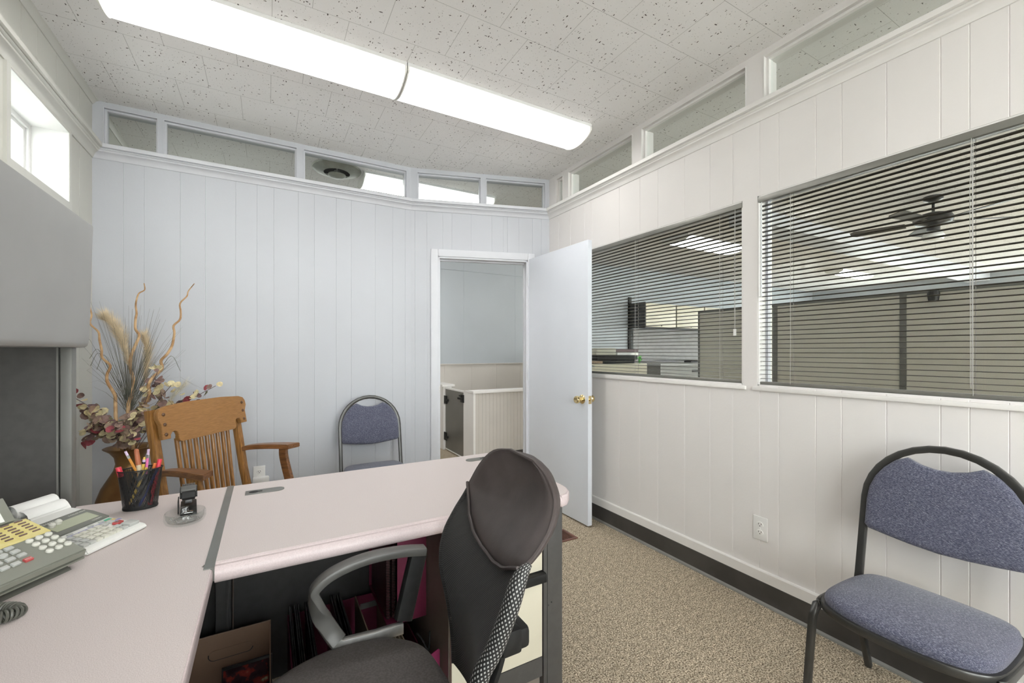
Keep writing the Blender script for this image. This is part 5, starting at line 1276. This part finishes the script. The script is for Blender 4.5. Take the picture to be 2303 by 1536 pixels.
b = NB(); box(b, (.305, 1.62, .145), (.004, .34, .27), M=Matrix.Identity(4)); tag(obj('folder', b, m_tan, smooth=False), 'single brown card folder between the black folders and the tan ones', 'folder')
# magazine file against the pedestal
t = thing('magazine_file', 'magenta magazine file of spiral-bound books standing against the drawer pedestal', 'file box', (.44, 1.62, .300))
def mf(name, a, c, e, f, z0, z1, m_=m_maroon):
    b = NB(); b2(b, a, c, e, f, z0, z1); return obj(name, b, m_, t, world=True, smooth=False)
mf('front_board', .395, .499, 1.50, 1.504, .300, .585); mf('side_board', .495, .499, 1.504, 1.80, .300, .585); mf('back_board', .36, .499, 1.80, 1.804, .30, .585); mf('bottom', .36, .499, 1.504, 1.80, .300, .304)
b = NB(); lathe(b, [(0, .0006), (.0085, .0006), (.0085, .0)], 16, frame(Vector((.477, 1.4998, .50)), Vector((1, 0, 0)), Vector((0, 0, 1)), Vector((0, -1, 0)))); obj('finger_hole', b, m_black, t, world=True)
for k in range(3):
    tb = thing('spiral_book', 'dark red spiral-bound book standing in the magenta magazine file', 'book', (.37+.02*k, 1.52, .305), 0, 'spiral-bound books in the magazine file')
    b = NB(); box(b, (0, .13, .13), (.012, .24, .25), bev=.001); obj('cover', b, mat('dark_red_cover_%s' % 'abc'[k], (.06, .012, .018), .35, var=.2), tb)
    b = NB()
    for i in range(26): tube(b, [(.008*math.cos(a_)*1.0, .004+.007*math.sin(a_), .012+.0092*i) for a_ in (0, .9, 1.8, 2.7, 3.6, 4.5, 5.4)], .0010, 4)
    obj('spiral_binding', b, m_black, tb)
# pink folder on the floor in front of the crate
t = thing('hanging_folder', 'bright maroon folder corner sticking up beside the drawer pedestal', 'folder', (.45, 1.35, 0))
b = NB(); prism(b, [(0, 0), (.13, 0), (.13, .265), (.125, .27), (0, .215)], .003, frame(Vector((.365, 1.352, .002)), Vector((1, 0, 0)), Vector((0, 0, 1)), Vector((0, -1, 0)))); obj('card', b, mat('bright_maroon_card', (.21, .018, .075), .45, var=.05), t, world=True, smooth=False)
b = NB(); tube(b, smooth_path([(.44, 1.42, .30), (.452, 1.40, .285), (.470, 1.39, .25), (.482, 1.41, .30)], 5), .003, 6); obj('handle_loop', b, m_black, t, world=True)

# ------------------------------------------------------------------ corridor beyond the door
t = thing('half_wall', 'beige beaded half wall with white cap rail seen through the doorway', 'half wall', (2.9, 4.40, 0)); 
b = NB(); panel(b, (1.985, 4.31), (1, 0), (0, -1), [(0, 1.9, .0, .785)], [.045*i for i in range(1, 42)], th=.10, g=.003, dep=.003); obj('panelling', b, m_wains, t, world=True, smooth=False)
b = NB(); b2(b, 1.955, 3.90, 4.285, 4.43, .785, .815, bev=.004); obj('cap_rail', b, m_trimw, t, world=True)
b = NB(); b2(b, 1.96, 1.984, 4.29, 4.55, 0, .80); b2(b, 1.984, 2.02, 4.41, 4.55, 0, .80); obj('end_post', b, m_trimw, t, world=True, smooth=False)
b = NB(); b2(b, 2.0, 3.885, 4.298, 4.31, 0, .105); obj('rubber_base', b, m_cove, t, world=True, smooth=False)
t = thing('gate', 'low grey gate with white frame between half wall and corridor wall', 'gate', (1.98, 4.86, 0))
b = NB(); b2(b, 1.968, 1.990, 4.575, 5.155, .03, .775); obj('panel', b, mat('grey_gate_laminate', (.14, .134, .122), .3, var=.08, scale=3), t, world=True, smooth=False)
b = NB(); b2(b, 1.964, 1.994, 4.565, 5.165, .775, .792); b2(b, 1.964, 1.994, 4.557, 4.575, .02, .79); b2(b, 1.964, 1.994, 5.155, 5.168, .02, .79); b2(b, 1.964, 1.994, 4.565, 5.165, .018, .030); obj('frame', b, m_trimw, t, world=True, smooth=False)
for z in (.18, .64):
    b = NB(); b2(b, 1.955, 1.966, 5.10, 5.19, z-.05, z+.05); b2(b, 1.953, 1.962, 5.04, 5.12, z-.012, z+.012); obj('hinge', b, m_black, t, world=True)
b = NB(); b2(b, 1.945, 1.966, 4.545, 4.63, .66, .75, bev=.006); b2(b, 1.94, 1.960, 4.56, 4.70, .69, .71); cyl(b, (1.94, 4.58, .735), (1.94, 4.64, .735), .008, 10); obj('latch', b, m_black, t, world=True)
t = thing('gate_post_wall', 'short white capped wall stub where the grey gate hinges', 'half wall', (2.0, 5.43, 0))
b = NB(); b2(b, 1.95, 2.06, 5.18, 5.685, 0, .80); obj('stub', b, m_trimw, t, world=True, smooth=False)
b = NB(); b2(b, 1.93, 2.10, 5.17, 5.685, .80, .825); obj('cap', b, m_trimw, t, world=True, smooth=False)

# ------------------------------------------------------------------ open office beyond the blinds
m_part = mat('grey_green_partition_fabric', (.48, .46, .40), .9, col2=(.53, .51, .455), scale=200, lo=.3, hi=.7)
m_parth = mat('grey_partition_trim', (.12, .12, .11), .5, var=.05)
PX = 4.35
ys_ = [3.27, 2.40, 1.42, .45, -.52, -1.50]
for k in range(5):
    t = thing('cubicle_partition', ['fabric cubicle partition nearest the cream overhead cabinets', 'fabric cubicle partition behind the edge of the larger blind', 'fabric cubicle partition with the small dark hook on top', 'fabric cubicle partition beyond the hooked one toward the ceiling fan side', 'fabric cubicle partition farthest from the corridor'][k], 'partition', (PX, (ys_[k]+ys_[k+1])/2, 0), 0, 'cubicle partitions')
    b = NB(); b2(b, PX, PX+.05, ys_[k+1]+.02, ys_[k]-.02, .05, 1.69); obj('fabric_panel', b, m_part, t, world=True, smooth=False)
    b = NB(); b2(b, PX-.005, PX+.055, ys_[k]-.022, ys_[k], .0, 1.71); b2(b, PX-.005, PX+.055, ys_[k+1], ys_[k]-.022, 1.69, 1.712); b2(b, PX-.005, PX+.055, ys_[k+1], ys_[k+1]+.02, .0, 1.70); obj('frame', b, m_parth, t, world=True, smooth=False)
t = thing('partition_hook', 'small dark hook clipped on top of a cubicle partition', 'hook', (PX, 1.23, 1.6)); b = NB(); lathe(b, [(0, -.03), (.028, -.03), (.036, .03), (.03, .05), (0, .052)], 14, Matrix.Translation((-.04, 0, .05))); b2(b, -.01, .07, -.02, .02, .105, .115); obj('hook_body', b, m_black, t)
t = thing('overhead_cabinets', 'row of cream overhead cabinets with black end panel seen through the smaller blind', 'cabinet', (7.1, 5.5, 1.66))
b = NB(); b2(b, 5.64, 5.66, 5.29, 5.69, 1.66, 2.10); b2(b, 5.64, 5.70, 5.66, 5.69, 1.05, 2.22); obj('end_panel', b, m_black, t, world=True, smooth=False)
b = NB(); b2(b, 5.66, 8.8, 5.31, 5.68, 1.67, 2.08); obj('carcass', b, m_blkmet, t, world=True, smooth=False)
for k in range(4):
    b = NB(); b2(b, 5.67+.785*k, 5.67+.785*k+.75, 5.29, 5.31, 1.675, 2.085, bev=.004); d = obj('door', b, m_cream, t, world=True); b = NB(); cyl(b, (6.05+.785*k, 5.285, 1.70), (6.05+.785*k, 5.292, 1.70), .012, 10); obj('lock', b, m_black, d); d.children[0].location = (-7.1, -5.5, -1.66)
t = thing('work_counter', 'grey counter with drawers under the cream overhead cabinets', 'counter', (7.2, 5.35, 0))
b = NB(); b2(b, 5.70, 8.8, 5.0, 5.69, 1.00, 1.045, bev=.004); obj('counter_top', b, m_cab, t, world=True)
b = NB(); b2(b, 5.75, 8.8, 5.05, 5.68, 0, 1.0); obj('drawers', b, mat('grey_drawer_metal', (.22, .215, .205), .5, var=.04), t, world=True, smooth=False)
b = NB(); b2(b, 5.75, 8.8, 5.67, 5.69, 1.045, 1.66); obj('back_screen', b, mat('pale_grey_screen', (.34, .33, .33), .8, var=.05), t, world=True, smooth=False)
b = NB(); b2(b, 6.55, 6.75, 5.04, 5.05, .88, .92); obj('drawer_pull', b, m_black, t, world=True, smooth=False)
tag(obj('desk_phone', (lambda b: (b2(b, 6.65, 6.95, 5.15, 5.30, 1.046, 1.075, bev=.008), b)[1])(NB()), m_black), 'black device lying on the grey counter under the overhead cabinets', 'device')
t = thing('file_cabinet', 'cream lateral file cabinet piled with trays just past the smaller blind window', 'file cabinet', (3.55, 3.95, 0))
b = NB(); b2(b, 3.05, 3.98, 3.70, 4.18, 0, 1.105, bev=.004); obj('body', b, m_cream, t, world=True)
for k in range(3):
    b = NB(); b2(b, 3.06, 3.97, 3.69, 3.70, .04+.355*k, .38+.355*k); obj('drawer', b, m_cream, t, world=True, smooth=False)
m_prn = mat('beige_printer_plastic', (.56, .54, .45), .45, var=.03)
t = thing('black_tray', 'large black machine tray on top of the cream file cabinet', 'tray', (3.50, 3.92, 1.107))
b = NB(); b2(b, 3.32, 3.82, 3.74, 4.10, 1.107, 1.150, bev=.01); b2(b, 3.22, 3.84, 3.72, 4.12, 1.150, 1.205, bev=.006); obj('shell', b, m_black, t, world=True)
tag(obj('printer_lid', (lambda b: (b2(b, 3.26, 3.56, 3.78, 4.05, 1.205, 1.285, bev=.012), b)[1])(NB()), m_prn), 'beige printer unit on the black tray', 'printer')
tag(obj('paper_stack', (lambda b: (b2(b, 3.58, 3.80, 3.78, 4.05, 1.206, 1.235), b)[1])(NB()), m_paper, smooth=False), 'stack of white paper on the black tray beside the beige printer', 'paper')
m_dkmar = mat('dark_maroon_box', (.07, .03, .035), .5, var=.1)
tag(obj('maroon_box', (lambda b: (b2(b, 4.02, 4.36, 4.25, 4.5, .992, 1.19), b)[1])(NB()), m_dkmar, smooth=False), 'dark maroon box under the pile of magazines by the partition end', 'box')
tag(obj('maroon_box', (lambda b: (b2(b, 3.98, 4.40, 4.24, 4.5, 1.235, 1.28), b)[1])(NB()), m_dkmar, smooth=False), 'flat dark maroon box on top of the pile of magazines', 'box')
tag(obj('magazine_pile', (lambda b: (b2(b, 4.0, 4.38, 4.22, 4.5, 1.195, 1.232), b)[1])(NB()), m_paper, smooth=False), 'pile of white magazines between the dark maroon boxes', 'magazines')
tag(obj('side_table', (lambda b: (b2(b, 3.99, 4.42, 4.2, 4.6, .0, .99), b)[1])(NB()), m_cab, smooth=False), 'grey cabinet carrying the maroon boxes', 'cabinet')
tag(obj('box_of_papers', (lambda b: (b2(b, 3.06, 3.30, 3.72, 3.95, 1.107, 1.145), b)[1])(NB()), m_carde, smooth=False), 'flat brown carton at the corridor end of the file cabinet', 'carton')
b = NB(); mi_ = [m_paper]
for k in range(4): box(b, (0, 0, .002*k), (.16, .20, .001), M=Matrix.Translation((3.02+.012*k, 3.70, 1.125)) @ Matrix.Rotation(.3+.2*k, 4, 'Z') @ Matrix.Rotation(.5, 4, 'X'))
tag(obj('loose_papers', b, m_paper, smooth=False), 'loose white papers drooping over the file cabinet edge near the door', 'papers')
b = NB(); 
for k in range(9): leaf_(b, Vector((3.86+.012*random.gauss(0, 1), 3.70, 1.15+.02*random.gauss(0, 1))), .02, Vector((random.gauss(0, 1), -1, random.gauss(0, 1))), 0)
tube(b, [(3.86, 3.70, 1.10), (3.86, 3.70, 1.16)], .003, 5)
tag(obj('green_plant', b, mat('fresh_green_leaf', (.10, .45, .06), .5, var=.2), smooth=False), 'small bright green leafy sprig by the black tray', 'plant')
# ceiling fan and soffit beam
t = thing('ceiling_fan', 'dark ceiling fan with down rod in the open office beyond the larger blind', 'ceiling fan', (5.6, 1.60, ZC))
b = NB(); lathe(b, [(0, 0), (.075, 0), (.07, -.03), (.03, -.05), (0, -.05)], 20); obj('canopy', b, m_blkmet, t)
b = NB(); cyl(b, (0, 0, -.04), (0, 0, -.16), .012, 10); obj('down_rod', b, m_blkmet, t)
b = NB(); lathe(b, [(0, -.15), (.05, -.155), (.13, -.18), (.15, -.22), (.13, -.26), (.05, -.28), (.05, -.33), (0, -.335)], 24); obj('motor', b, m_blkmet, t)
for k in range(5):
    a = .5+2*PI*k/5; M = Matrix.Rotation(a, 4, 'Z') @ Matrix.Translation((0, 0, -.245)) @ Matrix.Rotation(.2, 4, 'X')
    b = NB(); prism(b, [(.20, -.05), (.60, -.068), (.64, -.04), (.64, .04), (.60, .068), (.20, .05)], .006, M); prism(b, [(.10, -.015), (.24, -.015), (.24, .015), (.10, .015)], .008, M); obj('blade', b, mat('fan_blade_wood_%s' % 'abcde'[k], (.05, .045, .04), .5, var=.2), t)
b = NB(); lathe(b, [(0, -.335), (.06, -.34), (.085, -.38), (.07, -.42), (0, -.43)], 20); obj('light_bowl', b, m_white, t)
b = NB(); cyl(b, (.05, 0, -.40), (.05, 0, -.56), .0015, 5); lathe(b, [(0, 0), (.008, .008), (0, .02)], 8, Matrix.Translation((.05, 0, -.57))); obj('pull_chain', b, m_chrome, t)
bm = NB(); b2(bm, 4.4, XE-.01, 2.62, 2.92, 2.60, ZC+.001); struct('trim_9', bm, m_trimb)
